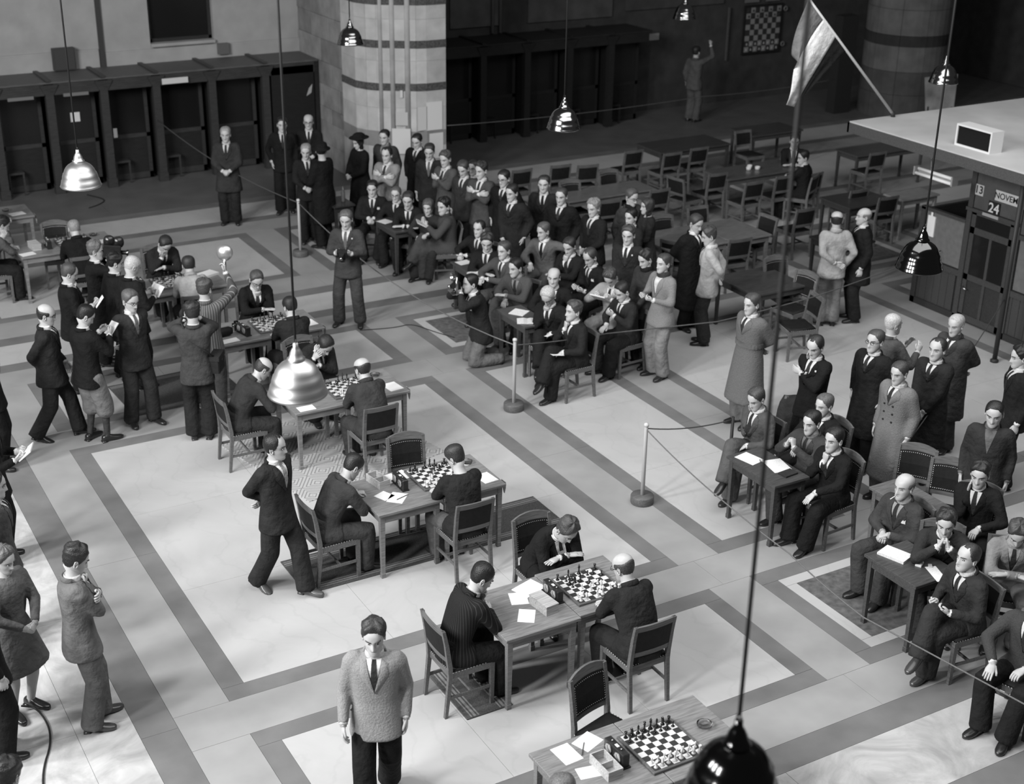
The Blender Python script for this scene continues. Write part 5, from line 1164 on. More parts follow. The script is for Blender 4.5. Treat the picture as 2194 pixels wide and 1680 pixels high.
# ------------------------------------------------------------------ tables
_tab = {}
def table(x0, x1, y0, y1, label, v=0.19, group=None, rz=0.0, z=0.76):
    w, d = x1 - x0, y1 - y0; key = (round(w, 2), round(d, 2), v)
    c = ((x0 + x1) / 2, (y0 + y1) / 2, 0)
    if key in _tab: 
        t = dup(_tab[key], c, rz, label)
        if 'group' in t.keys(): del t['group']
        if group: t['group'] = group
        return t
    t = thing('table', label, 'table', c, rz, group); mw = wood(v, 0.35); mt = wood(v * 1.05, 0.28)
    b = MB(); b.cbox(-w / 2, w / 2, -d / 2, d / 2, z - .028, z, .004); b.obj('tabletop', mt, t)
    b = MB(); i = .035
    b.box(-w / 2 + i, w / 2 - i, -d / 2 + i, -d / 2 + i + .02, z - .12, z - .028); b.box(-w / 2 + i, w / 2 - i, d / 2 - i - .02, d / 2 - i, z - .12, z - .028)
    b.box(-w / 2 + i, -w / 2 + i + .02, -d / 2 + i, d / 2 - i, z - .12, z - .028); b.box(w / 2 - i - .02, w / 2 - i, -d / 2 + i, d / 2 - i, z - .12, z - .028); b.obj('apron', mw, t)
    for sx in (-1, 1):
        for sy in (-1, 1):
            cx, cy = sx * (w / 2 - i - .022), sy * (d / 2 - i - .022); b = MB()
            def sq(r, zz): return [(cx - r, cy - r, zz), (cx + r, cy - r, zz), (cx + r, cy + r, zz), (cx - r, cy + r, zz)]
            b.loft([sq(.023, 0), sq(.023, .05), sq(.019, .055), sq(.026, z - .12), sq(.027, z - .028)], True, 0, False); b.obj('leg', mw, t)
    _tab[key] = t; return t
TB = {'T0': (4.52, 6.07, 6.62, 7.43), 'T1': (5.12, 6.65, 8.82, 9.62), 'T2': (5.09, 6.56, 11.36, 12.17), 'T3': (5.27, 6.74, 14.02, 14.80), 'T4': (5.22, 6.66, 16.44, 17.22), 'T5': (4.62, 6.10, 18.66, 19.44), 'T6': (3.74, 5.20, 21.24, 22.02), 'T7': (2.95, 4.42, 23.40, 24.15)}
what = {'T0': 'the unattended opening position', 'T1': 'the pinstriped man', 'T2': 'the lone dark haired player', 'T3': 'the heavy bald man', 'T4': 'the bespectacled player', 'T5': 'the man in pale jacket', 'T6': 'the grey haired player', 'T7': 'the man at the picture edge'}
for k_, (x0, x1, y0, y1) in TB.items():
    xm = (x0 + x1) / 2; sh = .03 if k_ == 'T1' else 0
    table(x0, xm - .003, y0, y1, 'wooden table with clock and papers beside the board of ' + what[k_])
    table(xm + .003, x1, y0 + sh, y1 + sh, 'wooden table under the chess board of ' + what[k_])
for x0, x1, y0, y1, lab, v in ((9.02, 9.50, 9.97, 10.80, 'small dark table with spread papers beside the man with joined hands', .06), (8.88, 9.44, 7.78, 8.47, 'small dark table with cigarette packet and match box', .06), (9.02, 9.42, 15.20, 15.98, 'small table with an open book before the white haired reader', .07), (9.42, 9.80, 17.38, 18.12, 'small table with two white sheets near the kneeling photographer', .05), (9.30, 9.66, 19.83, 20.65, 'small table with one sheet before the three dark suited men', .05), (9.90, 10.34, 8.72, 9.50, 'bare small table in front of the empty studded chairs', .12), (9.0, 9.4, 21.6, 22.2, 'small dark table with bottles beside the hatted woman', .03), (8.95, 9.45, 5.35, 6.08, 'small table cut by the picture edge beside polished boots', .10)):
    table(x0, x1, y0, y1, lab, v)
CAFE = ((12.60, 13.60, 14.75, 15.72, .05, 'dark cafe table behind the man in cream jacket'), (12.70, 13.85, 16.95, 17.98, .15, 'pale topped cafe table behind the long haired woman'), (13.88, 14.72, 16.95, 17.98, .15, 'shorter pale cafe table behind the man in black coat'), (12.75, 14.62, 20.05, 20.72, .13, 'long pale cafe table behind the row of standing men'), (16.15, 18.0, 19.95, 20.72, .08, 'cafe table with white cups and two sitters'), (16.2, 17.95, 22.15, 23.05, .045, 'unlit cafe table under the rope of the dark bay'), (18.75, 20.1, 22.45, 23.25, .05, 'unlit cafe table beneath the flag'), (19.55, 21.4, 20.2, 20.85, .06, 'unlit cafe table by the corner of the kiosk roof'), (18.1, 19.0, 17.45, 17.95, .22, 'small light topped cafe table under the strip lamp'), (16.9, 18.0, 17.5, 18.3, .04, 'black cafe table behind the two bald men'), (15.2, 16.0, 15.9, 16.6, .02, 'black cafe table beside the kiosk screen'))
for x0, x1, y0, y1, v, lab in CAFE: table(x0, x1, y0, y1, lab, v)

for x, y, h, kind, lab, grp in EMPTY_CHAIRS:
    if grp:
        c = min(CAFE, key=lambda c: max(c[0] - x, x - c[1], 0) ** 2 + max(c[2] - y, y - c[3], 0) ** 2)
        side = ('arched ' if kind == 'B' else '') + ('chair before the ' if 0 <= h < 90 or h < 0 else 'chair beyond the ' if 150 < h < 210 else 'chair sideways at the ')
        lab = 'empty ' + side + c[5]; grp = 'empty chairs, ' + lab
    put_chair(kind, x, y, h, lab, grp)
# ------------------------------------------------------------------ chess boards and men
SQ = .058
def chessboard(cx, cy, label, fine=True, rz=0.0):
    t = thing('chessboard', label, 'chessboard', (cx, cy, .76), rz); s = SQ * 8
    b = MB(); b.cbox(-s / 2 - .022, s / 2 + .022, -s / 2 - .022, s / 2 + .022, 0, .022, .003); b.obj('frame', wood(.10), t)
    if fine:
        for dk in (0, 1):
            b = MB(); b.box(.0005, SQ - .0005, .0005, SQ - .0005, .020, .0245); me = b.mesh('square'); me.materials.append(mat('square_dark', .035, .35) if dk == 0 else mat('square_light', .62, .35))
            for i in range(8):
                for j in range(8):
                    if (i + j) % 2 == dk: link('square', me, t, (-s / 2 + i * SQ, -s / 2 + j * SQ, 0))
    else:
        b = MB(); b.box(-s / 2, s / 2, -s / 2, s / 2, .020, .0245); b.obj('playing_field', mat('check', .60, .4, .3, 'checker', 1 / SQ, v2=.04), t)
    return t
PROF = {'pawn': [(.014, 0), (.0145, .004), (.010, .009), (.0055, .016), (.0045, .028), (.0085, .030), (.004, .033), (.0075, .038), (.0085, .043), (.006, .049), (.001, .052)],
 'rook': [(.017, 0), (.0175, .005), (.012, .011), (.009, .02), (.008, .040), (.0115, .043), (.0125, .057), (.009, .057), (.008, .052)],
 'bishop': [(.017, 0), (.0175, .005), (.012, .011), (.0065, .022), (.005, .044), (.010, .047), (.0055, .050), (.009, .058), (.0085, .066), (.003, .075), (.003, .079), (.001, .081)],
 'queen': [(.019, 0), (.0195, .006), (.013, .013), (.0075, .026), (.006, .058), (.011, .061), (.006, .064), (.0095, .078), (.0115, .084), (.007, .085), (.004, .090), (.001, .092)],
 'king': [(.019, 0), (.0195, .006), (.013, .013), (.0080, .026), (.0065, .062), (.012, .065), (.0065, .068), (.0105, .086), (.006, .090), (.002, .091), (.001, .093)]}
_pc = {}
def piece_mesh(kind, dark):
    k = (kind, dark)
    if k in _pc: return _pc[k]
    b = MB()
    if kind == 'knight':
        b.lathe([(.017, 0), (.0175, .005), (.012, .011), (.009, .018)], 14)
        b.loft([[(x0, -w, z0), (x1, -w, z0 + dz), (x1, w, z0 + dz), (x0, w, z0)] for x0, x1, z0, dz, w in ((-.009, .009, .016, 0, .008), (-.011, .008, .032, .002, .008), (-.010, .012, .046, .004, .007), (-.006, .020, .056, -.006, .006), (-.003, .014, .064, -.002, .005), (-.001, .004, .072, 0, .002))], True, 0, True)
    else:
        b.lathe(PROF[kind], 14)
        if kind == 'king': b.box(-.0015, .0015, -.0015, .0015, .09, .104); b.box(-.005, .005, -.0015, .0015, .096, .099)
    me = b.mesh('chess_' + kind); me.materials.append(mat('man_dark', .012, .2, .6) if dark else mat('man_light', .62, .25, .5)); _pc[k] = me; return me
def men(bx_, by, lst, where, grp, rz=0.0):
    for kind, dark, f, r in lst:
        lx, ly = (f - 3.5) * SQ, (r - 3.5) * SQ; x = bx_ + lx * math.cos(rz) - ly * math.sin(rz); y = by + lx * math.sin(rz) + ly * math.cos(rz)
        o = link('chess_' + kind, piece_mesh(kind, dark), None, (x, y, .7845), rz + (math.pi / 2 if kind == 'knight' else 0))
        tag(o, ('black ' if dark else 'white ') + kind + ' ' + where, 'chess piece', grp + (' black ' if dark else ' white ') + kind + 's')
BACK = ['rook', 'knight', 'bishop', 'queen', 'king', 'bishop', 'knight', 'rook']
init = [(BACK[i], False, i, 0) for i in range(8)] + [('pawn', False, i, 1) for i in range(8)] + [(BACK[i], True, i, 7) for i in range(8)] + [('pawn', True, i, 6) for i in range(8)]
def game(drop, moves):
    st = {(f, r): (k, d) for k, d, f, r in init}
    for a, b_ in moves: st[b_] = st.pop(a)
    for a in drop: st.pop(a, None)
    return [(k, d, f, r) for (f, r), (k, d) in st.items()]
chessboard(5.46, 7.00, 'chess board set for a new game on the unattended table')
men(5.46, 7.00, init, 'in its opening place on the unattended board', 'unattended board')
chessboard(6.21, 9.23, 'chess board in mid game between the young player and the spectacled man')
men(6.21, 9.23, game([(2, 0), (3, 6), (3, 1), (6, 7)], [((4, 6), (4, 4)), ((4, 1), (4, 3)), ((1, 7), (2, 5)), ((6, 0), (5, 2)), ((5, 7), (3, 5)), ((2, 1), (2, 3)), ((7, 6), (7, 5)), ((5, 0), (3, 2)), ((0, 6), (1, 4)), ((5, 1), (5, 3)), ((3, 7), (1, 5))]), 'on the board of the pinstriped man\'s table', 'pinstripe table')
chessboard(5.98, 11.85, 'chess board in mid game before the empty studded chair')
men(5.98, 11.85, game([(2, 7), (3, 1), (4, 1), (6, 0)], [((4, 6), (4, 5)), ((3, 6), (3, 4)), ((2, 1), (2, 3)), ((1, 0), (2, 2)), ((6, 7), (5, 5)), ((6, 1), (6, 2))]), 'on the board before the empty studded chair', 'empty chair table')
chessboard(6.09, 14.42, 'chess board half hidden by the heavy bald man', False)
men(6.09, 14.42, game([(0, 0), (3, 6), (3, 1), (6, 7), (2, 7), (5, 0)], [((4, 6), (4, 4)), ((4, 1), (4, 3)), ((1, 7), (2, 5)), ((6, 0), (5, 2))]), 'on the board of the heavy bald man', 'bald man table')
chessboard(6.06, 16.84, 'chess board beneath the bespectacled player with fist at mouth', False)
men(6.06, 16.84, game([(3, 6), (3, 1)], [((4, 6), (4, 4)), ((4, 1), (4, 3)), ((1, 7), (2, 5)), ((6, 0), (5, 2)), ((5, 0), (2, 3)), ((6, 7), (5, 5)), ((2, 6), (2, 4))]), 'on the board of the bespectacled player', 'spectacled table')
chessboard(5.38, 19.10, 'chess board before the player holding his brow', False)
men(5.38, 19.10, game([(3, 6), (3, 1), (6, 0)], [((4, 6), (4, 4)), ((4, 1), (4, 3)), ((1, 7), (2, 5)), ((5, 7), (2, 4)), ((6, 7), (5, 5))]), 'on the board of the player holding his brow', 'brow table')
chessboard(4.62, 21.66, 'chess board beside the grey haired man in black', False)
men(4.62, 21.66, game([(3, 6), (3, 1), (6, 0), (0, 0), (7, 7)], [((4, 6), (4, 4)), ((1, 7), (2, 5)), ((5, 7), (2, 4))]), 'on the board of the grey haired man', 'grey man table')
# ------------------------------------------------------------------ things on the tables
def clock(x, y, rz, label):
    t = thing('chess_clock', label, 'clock', (x, y, .76), rz)
    b = MB(); b.cbox(-.13, .13, -.032, .032, .012, .125, .006); b.box(-.14, .14, -.038, .038, 0, .014); b.obj('case', wood(.022, .3), t)
    for sx in (-1, 1):
        b = MB(); b.tube([(sx * .062, .030, .070), (sx * .062, .038, .070)], [.042, .040], 20); d = b.obj('dial', paper(.35), t)
        b = MB(); b.tube([(sx * .062 + .043 * math.cos(a), .036, .070 + .043 * math.sin(a)) for a in [2 * math.pi * i / 16 for i in range(17)]], [.004] * 17, 6); b.obj('bezel', mat('brass_dark', .12, .3, .5, metal=.7), d)
        b = MB(); b.beam((sx * .062, .040, .070), (sx * .062 + .012, .040, .098), .003, .002); b.beam((sx * .062, .040, .070), (sx * .062 - .018, .040, .062), .003, .002); b.obj('hands', mat('ink', .02, .6), d)
        b = MB(); b.tube([(sx * .062, 0, .125), (sx * .062, 0, .140)], [.008, .010], 10); b.obj('button', mat('brass', .5, .3, .5, metal=1), t)
    b = MB(); b.box(-.02, .02, -.012, .012, .125, .127); b.obj('label', paper(.7), t)
def piecebox(x, y, rz, label, openb=True, z=.76):
    t = thing('piece_box', label, 'box', (x, y, z), rz); m = wood(.42, .6); w, d, h, th = .13, .26, .085, .008
    b = MB()
    b.box(-w / 2, w / 2, -d / 2, d / 2, 0, th); b.box(-w / 2, -w / 2 + th, -d / 2, d / 2, th, h); b.box(w / 2 - th, w / 2, -d / 2, d / 2, th, h); b.box(-w / 2 + th, w / 2 - th, -d / 2, -d / 2 + th, th, h); b.box(-w / 2 + th, w / 2 - th, d / 2 - th, d / 2, th, h); b.obj('body', m, t)
    if openb: b = MB(); b.box(-w / 2 + th, w / 2 - th, -th / 2, th / 2, th, h - .012); b.obj('divider', m, t)
    else: b = MB(); b.box(-w / 2 - .003, w / 2 + .003, -d / 2 - .003, d / 2 + .003, h, h + .012); b.obj('lid', m, t)
def sheet(x, y, w, d, rz, label, v=.80, pr=True, z=.7602, name='score_sheet', th=.0015, grp=None):
    b = MB(); b.box(-w / 2, w / 2, -d / 2, d / 2, 0, th); return tag(b.obj(name, printed(v) if pr else paper(v), None, (x, y, z), rz), label, 'paper', grp)
def pencil(x, y, rz, label, z=.763):
    b = MB(); b.tube([(-.08, 0, .004), (.07, 0, .004), (.085, 0, .004)], [.0038, .0038, .0006], 6); tag(b.obj('pencil', mat('pencil', .05, .4), None, (x, y, z), rz), label, 'pencil')
def ashtray(x, y, label, z=.76, clear=True):
    b = MB(); b.lathe([(.045, 0), (.058, .004), (.064, .030), (.060, .034), (.052, .028), (.044, .010), (.001, .008)], 24); tag(b.obj('ashtray', mat('cut_glass', .8, .05, .5, 'glass') if clear else mat('ash_dark', .03, .3), None, (x, y, z)), label, 'ashtray')
    return
def tumbler(x, y, label, z=.76):
    b = MB(); b.lathe([(.026, 0), (.032, .10), (.030, .10), (.024, .006), (.001, .006)], 18); tag(b.obj('tumbler', mat('cut_glass', .8, .05, .5, 'glass'), None, (x, y, z)), label, 'glass')
clock(5.07, 7.05, math.pi / 2, 'twin dial chess clock beside the board set for a new game'); piecebox(4.93, 6.98, 0, 'open pale wooden piece box with divider on the unattended table')
sheet(4.77, 7.28, .16, .22, .05, 'blank score sheet near the left edge of the unattended table'); sheet(4.99, 7.33, .20, .16, .35, 'large folded sheet beside the pencil on the unattended table', .82, False); sheet(4.80, 7.02, .17, .13, -.2, 'rounded sheet beside the combed haired sitter', .82, False)
pencil(4.91, 7.27, .9, 'dark pencil lying across the sheets of the unattended table'); ashtray(5.90, 7.05, 'cut glass ashtray right of the board set for a new game')
clock(5.84, 9.24, math.pi / 2, 'twin dial chess clock on the pinstriped man\'s table'); piecebox(5.67, 9.12, .1, 'closed pale wooden piece box beside the clock of the pinstriped man', False)
sheet(5.72, 9.46, .26, .20, .3, 'open booklet behind the clock on the pinstriped man\'s table', .82, False, th=.006); sheet(5.55, 9.36, .16, .20, -.35, 'score sheet on the far side of the pinstriped man'); sheet(5.47, 9.08, .15, .21, -.6, 'loose sheet at the elbow of the pinstriped man', .8, False); sheet(6.55, 9.0, .12, .2, .2, 'sheet sticking out beyond the spectacled man', .8, False)
clock(5.56, 11.84, math.pi / 2, 'twin dial chess clock beside the empty studded chair'); piecebox(5.38, 12.00, .15, 'open pale wooden piece box beside the man writing in grey')
sheet(5.53, 12.04, .16, .20, .1, 'score sheet between box and clock by the empty studded chair', .8, False); sheet(5.70, 12.06, .12, .2, .25, 'narrow slip left of the board at the empty studded chair', .8, False); sheet(5.42, 11.62, .17, .22, -.75, 'score sheet under the hand of the man writing in grey', .8); sheet(5.32, 11.72, .15, .16, .4, 'rounded sheet by the wrist of the man writing in grey', .8, False); sheet(6.44, 11.58, .17, .22, .1, 'score sheet at the right hand of the lone dark haired player', .8); pencil(5.47, 11.60, .3, 'pencil lying on the score sheet of the man writing in grey'); ashtray(6.42, 11.98, 'cut glass ashtray near the dark haired player'); 
b = MB(); b.cbox(-.05, .05, -.03, .03, 0, .03, .004); tag(b.obj('cigarette_case', leather(.014), None, (6.34, 12.08, .76), .2), 'black cigarette case beside the ashtray of the dark haired player', 'case')
sheet(5.44, 14.12, .20, .14, .0, 'white envelope under the hanging lamp', .8, False); sheet(6.60, 14.22, .18, .24, .1, 'open score booklet beside the heavy bald man', .8, False, th=.005); ashtray(6.55, 14.62, 'glass ashtray behind the heavy bald man')
clock(5.62, 16.72, math.pi / 2 + .2, 'dark chess clock beside the tumblers at the bespectacled player'); sheet(5.44, 16.92, .22, .16, .2, 'white sheets on the left of the bespectacled player\'s table', .8, False); sheet(5.36, 16.56, .26, .14, .1, 'dark lettered score sheet at the front of the bespectacled player\'s table', .8); tumbler(5.55, 16.88, 'tumbler nearest the clock of the bespectacled player'); tumbler(5.60, 16.95, 'tumbler behind the clock of the bespectacled player'); sheet(6.55, 16.70, .14, .22, .1, 'score sheet right of the man with thin crown', .8, False)
b = MB(); b.tube([(-.14, 0, .06), (-.10, 0, .065), (.10, 0, .065), (.14, 0, .06)], [.045, .06, .06, .045], 16); tag(b.obj('microphone_case', leather(.012), None, (5.33, 16.74, .76), .1), 'black rounded leather case on the bespectacled player\'s table', 'case')
clock(4.95, 19.12, math.pi / 2, 'chess clock beside the white haired reader'); sheet(4.82, 19.30, .18, .2, .2, 'white sheet beyond the white haired reader', .8, False); piecebox(4.80, 18.95, .3, 'pale piece box before the white haired reader'); sheet(5.95, 19.2, .3, .2, .4, 'crumpled white cloth on the far table behind the reflector', .7, False, th=.03)
clock(4.22, 21.6, math.pi / 2, 'chess clock at the far table of the grey haired man'); piecebox(4.02, 21.62, .1, 'pale piece box at the far table of the grey haired man', False); sheet(3.86, 21.38, .22, .16, .2, 'score sheet under the writer at the far table', .8, False); sheet(5.02, 21.50, .2, .18, .1, 'white sheet at the right of the grey haired man', .8, False)
sheet(4.18, 23.62, .24, .18, .2, 'white sheet on the farthest chess table', .8, False); ashtray(4.05, 23.85, 'ashtray on the farthest chess table'); ashtray(4.98, 21.86, 'ashtray on the far table of the grey haired man')
def corner_cloth(x, y, label):
    b = MB(); b.loft([[(0, -.0, .762), (.006, -.10, .762)], [(.012, .0, .758), (.014, -.10, .758)], [(.016, -.01, .68), (.03, -.07, .67)], [(.028, -.03, .60), (.034, -.04, .59)]], False, 0, True, False); tag(b.obj('table_flag', cloth(.6), None, (x, y, 0)), label, 'pennant')
corner_cloth(6.565, 11.50, 'small white pennant hanging off the table corner of the dark haired player'); corner_cloth(6.745, 14.16, 'small white pennant hanging off the table corner of the heavy bald man'); corner_cloth(6.665, 16.58, 'small white pennant hanging off the table corner of the bespectacled player'); corner_cloth(6.655, 8.95, 'dark pennant hanging off the pinstriped man\'s table'); corner_cloth(4.425, 23.54, 'small white pennant at the farthest chess table'); corner_cloth(6.105, 18.8, 'small white pennant at the table behind the reflector')
sheet(9.20, 10.62, .20, .26, .2, 'score sheets spread over the small table of the man with joined hands', .8); sheet(9.36, 10.34, .22, .30, -.2, 'second sheet on the small table of the man with joined hands', .8); pencil(9.24, 10.48, 1.0, 'pen across the sheets of the man with joined hands'); 
b = MB(); b.box(-.09, .09, -.06, .06, 0, .02); tag(b.obj('book', leather(.03), None, (9.33, 10.13, .76), .1), 'dark book at the table edge of the man with joined hands', 'book')
b = MB(); b.box(-.10, .10, -.14, .14, 0, .012); b.box(-.097, .102, -.137, .142, .012, .020); b.box(-.10, .09, -.14, .13, .020, .026); tag(b.obj('magazine_stack', printed(.74), None, (9.12, 8.30, .76), .3), 'stack of folded magazines before the old man with cigarette', 'magazines')
b = MB(); b.cbox(-.045, .045, -.03, .03, 0, .022, .003); tag(b.obj('cigarette_packet', paper(.7), None, (9.20, 8.06, .76), .5), 'white cigarette packet on the small table of the laughing man', 'packet')
b = MB(); b.cbox(-.025, .025, -.018, .018, 0, .014, .002); tag(b.obj('match_box', paper(.45), None, (9.27, 7.99, .76), .9), 'small match box beside the cigarette packet', 'box')
sheet(9.22, 7.86, .11, .27, -.35, 'long white sheet under the hands of the man with the pencil', .8)
t = thing('open_book', 'open printed book on the white haired reader\'s table', 'book', (9.16, 15.36, .76), -.5)
for sx in (-1, 1): b = MB(); b.loft([[(0, -.10, .004), (0, .10, .004), (0, .10, .012), (0, -.10, .012)], [(sx * .05, -.10, .004), (sx * .05, .10, .004), (sx * .05, .10, .022), (sx * .05, -.10, .022)], [(sx * .14, -.10, .004), (sx * .14, .10, .004), (sx * .14, .10, .012), (sx * .14, -.10, .012)]], True, 0, False); b.obj('page_block', printed(.74), t)
sheet(9.24, 15.72, .22, .22, .6, 'crumpled newspaper page on the white haired reader\'s table', .74, True, th=.008)
sheet(9.58, 17.98, .22, .18, .1, 'white sheet near the man gripping the table edge', .7, False); sheet(9.60, 17.58, .20, .14, .2, 'white sheet nearer the man in tweed coat', .7, False); sheet(9.42, 20.45, .20, .22, .3, 'white sheet before the three dark suited men', .7, False)
for x, y, lab in ((9.15, 21.95, 'bottle nearest the man in black hat'), (9.28, 21.85, 'bottle nearest the hatted woman')):
    b = MB(); b.lathe([(.034, 0), (.036, .01), (.036, .16), (.014, .21), (.013, .27), (.001, .27)], 14); tag(b.obj('bottle', mat('bottle', .10, .15), None, (x, y, .76)), lab, 'bottle')
for i, (x, y) in enumerate(((16.95, 20.35), (17.05, 20.45), (17.12, 20.3))):
    b = MB(); b.lathe([(.03, 0), (.045, .005), (.05, .06), (.047, .06), (.04, .01), (.001, .01)], 14); tag(b.obj('cup', paper(.6), None, (x, y, .76)), 'white cup on the dim cafe table of the two sitters', 'cup', 'cups on the dim cafe table')
# ------------------------------------------------------------------ rugs
def rug(x0, x1, y0, y1, m, label, rz=0.0, border=None):
    t = thing('rug', label, 'rug', ((x0 + x1) / 2, (y0 + y1) / 2, 0), rz); w, d = (x1 - x0) / 2, (y1 - y0) / 2
    b = MB(); b.cbox(-w, w, -d, d, .0005, .012, .004); b.obj('pile', m, t)
    if border:
        long_x = w > d
        for sgn in (-1, 1):
            for k2, (o_, wd_) in enumerate(((.05, .012), (.085, .022), (.12, .012))):
                b = MB()
                if long_x: b.box(-w + .01, w - .01, sgn * (d - o_) - wd_ / 2, sgn * (d - o_) + wd_ / 2, .012, .0145)
                else: b.box(sgn * (w - o_) - wd_ / 2, sgn * (w - o_) + wd_ / 2, -d + .01, d - .01, .012, .0145)
                b.obj('border_stripe', mat('rug_stripe', border, .95, .05, 'noise', 300, .3), t)
m_rug = mat('rug_dark', .075, .95, .05, 'rug', 120, .35)
rug(4.33, 7.40, 11.48, 12.20, m_rug, 'long dark runner rug with striped borders under the empty studded chair table', .0, .20)
rug(4.78, 5.24, 8.90, 9.66, m_rug, 'small dark mat under the pinstriped man\'s chair', .0, .20)
rug(4.87, 6.87, 13.47, 15.43, mat('rug_diamond', .42, .95, .05, 'diamond'), 'large pale rug woven with diamonds under the heavy bald man', .21)
rug(4.0, 5.5, 16.5, 17.6, m_rug, 'dark rug at the feet of the reporters', .05, .2)
# ------------------------------------------------------------------ pendant lamps
PX = []
def pendant(x, y, label, z=3.6, bright=.5, rough=.22):
    t = thing('pendant_lamp', label, 'lamp', (x, y, z)); 
    m = mat('shade_%d' % int(bright * 100), bright, rough, .6, metal=1.0)
    b = MB(); prof = [(.207, -.008), (.212, 0), (.206, .008), (.200, .030), (.192, .062), (.185, .070), (.180, .100), (.170, .132), (.162, .140), (.152, .168), (.134, .196), (.112, .218), (.082, .236), (.060, .248), (.050, .254)]
    inn = [(r - .004, zz - .003) for r, zz in reversed(prof)]
    b.lathe(prof + inn, 40, cap=False); b.obj('shade', m, t)
    b = MB(); b.lathe([(.062, .250), (.064, .262), (.050, .272), (.044, .300), (.030, .330), (.020, .345), (.018, .375), (.001, .38)], 24); b.obj('cap', m, t)
    b = MB(); b.tube([(0, .012, .375), (0, .016, .395), (0, 0, .41), (0, -.016, .395), (0, -.012, .375)], [.004] * 5, 6); b.obj('hook', mat('iron', .03, .5), t)
    b = MB(); b.tube([(0, 0, .40), (0, 0, 4.05)], [.009, .009], 8); b.obj('cord', mat('cord', .02, .7), t)
    b = MB(); b.lathe([(.012, .20), (.030, .17), (.040, .13), (.036, .09), (.018, .065), (.001, .06)], 16); b.obj('bulb', mat('bulb', .75, .2), t)
    return t
for px_, py_, lab, br, ro in LAMPS: pendant(px_, py_, lab, 3.6, br, ro)
# ------------------------------------------------------------------ rope posts and ropes
def rope_post(x, y, label, v=.55):
    t = thing('rope_post', label, 'post', (x, y, 0))
    b = MB(); b.lathe([(.130, 0), (.134, .01), (.134, .085), (.126, .098), (.001, .100)], 28); b.obj('base', wood(.10, .5), t)
    b = MB(); b.lathe([(.024, .095), (.022, .95), (.022, .962)], 16); b.obj('pole', mat('pole_white', v, .5), t)
    b = MB(); b.lathe([(.026, .955), (.030, .97), (.026, .99), (.001, 1.0)], 16); b.obj('knob', mat('pole_white', v, .5), t)
rope_post(8.35, 21.58, 'white rope post beside the press photographer'); rope_post(8.41, 14.40, 'white rope post before the spectator with crossed legs'); rope_post(8.43, 11.50, 'white rope post standing alone in front of the trench coat')
def rope(pts, label, r=.008, v=.10):
    P_ = []
    for i in range(len(pts) - 1):
        a, b_ = np.array(pts[i][:3], float), np.array(pts[i + 1][:3], float); sg = pts[i][3] if len(pts[i]) > 3 else .12
        for k2 in range(12): t = k2 / 12; P_.append(a + (b_ - a) * t - np.array((0, 0, sg * 4 * t * (1 - t))))
    P_.append(np.array(pts[-1][:3], float)); b = MB(); b.tube(P_, [r] * len(P_), 6); tag(b.obj('rope', mat('rope', v, .9, .1, 'noise', 150, .3)), label, 'rope')
rope([(7.66, 27.12, 1.25, .15), (8.35, 21.58, .93)], 'rope from the booths to the post beside the press photographer')
rope([(8.35, 21.58, .93, .28), (8.41, 14.40, .90)], 'rope between the press photographer\'s post and the crossed legs post', .008, .16)
rope([(8.41, 14.40, .90, .02), (9.89, 14.51, .75, .0), (11.3, 13.95, .86, .01), (13.0, 13.92, .95, .01), (16.03, 14.55, .98)], 'rope from the crossed legs post to the kiosk')
rope([(8.43, 11.50, .93, .05), (9.45, 11.25, .92)], 'rope from the lone post to the youth in grey suit', .007, .05)
rope([(8.43, 11.50, .92, .03), (8.45, 10.02, .66, .01), (8.45, 9.04, .59, .02), (8.45, 7.96, .46, .0), (8.45, 6.11, .68, .0), (8.45, 4.6, .9)], 'low slack rope running past the small tables to the picture edge', .007, .14)
rope([(12.60, 24.35, 1.22, .06), (19.0, 24.6, 1.15, .05), (23.0, 24.8, 1.15)], 'rope stretched from the pillar across the dark bay', .008, .10)
rope([(11.0, 10.0, .9, .05), (15.28, 12.60, .95)], 'rope behind the men in overcoats', .007, .06)
b = MB(); b.tube([(9.45, 11.25, 0), (9.45, 11.25, .95)], [.022, .018], 10); b.lathe([(.10, 0), (.10, .03), (.02, .05)], 16, (9.45, 11.25, 0)); tag(b.obj('iron_post', mat('iron', .02, .5)), 'thin black post beside the youth in grey suit', 'post')
# cable on the floor
def cable(pts, label, r=.006):
    pts = [np.array(q_, float) for q_ in pts]
    for _ in range(3): pts = [pts[0]] + [w_ for a_, b_ in zip(pts, pts[1:]) for w_ in (a_ * .75 + b_ * .25, a_ * .25 + b_ * .75)] + [pts[-1]]
    b = MB(); b.tube(pts, [r] * len(pts), 6); tag(b.obj('cable', mat('rubber', .02, .6)), label, 'cable')
cable([(7.8, 17.9, .007), (8.3, 17.75, .007), (8.6, 17.8, .007), (8.75, 17.3, .007), (8.9, 17.0, .007)], 'thin black cable from the press photographer\'s feet')
cable([(1.42, 10.9, .05), (1.55, 10.85, .02), (1.58, 10.4, .008), (1.35, 9.9, .008), (1.3, 9.3, .008), (1.1, 8.7, .008)], 'black cable trailing behind the woman in the dress', .009)
cable([(1.0 + 5.1, 26.9, .01), (6.35, 26.4, .01), (6.1, 26.1, .01), (5.9, 26.0, .01)], 'cable lying before the booths', .01)
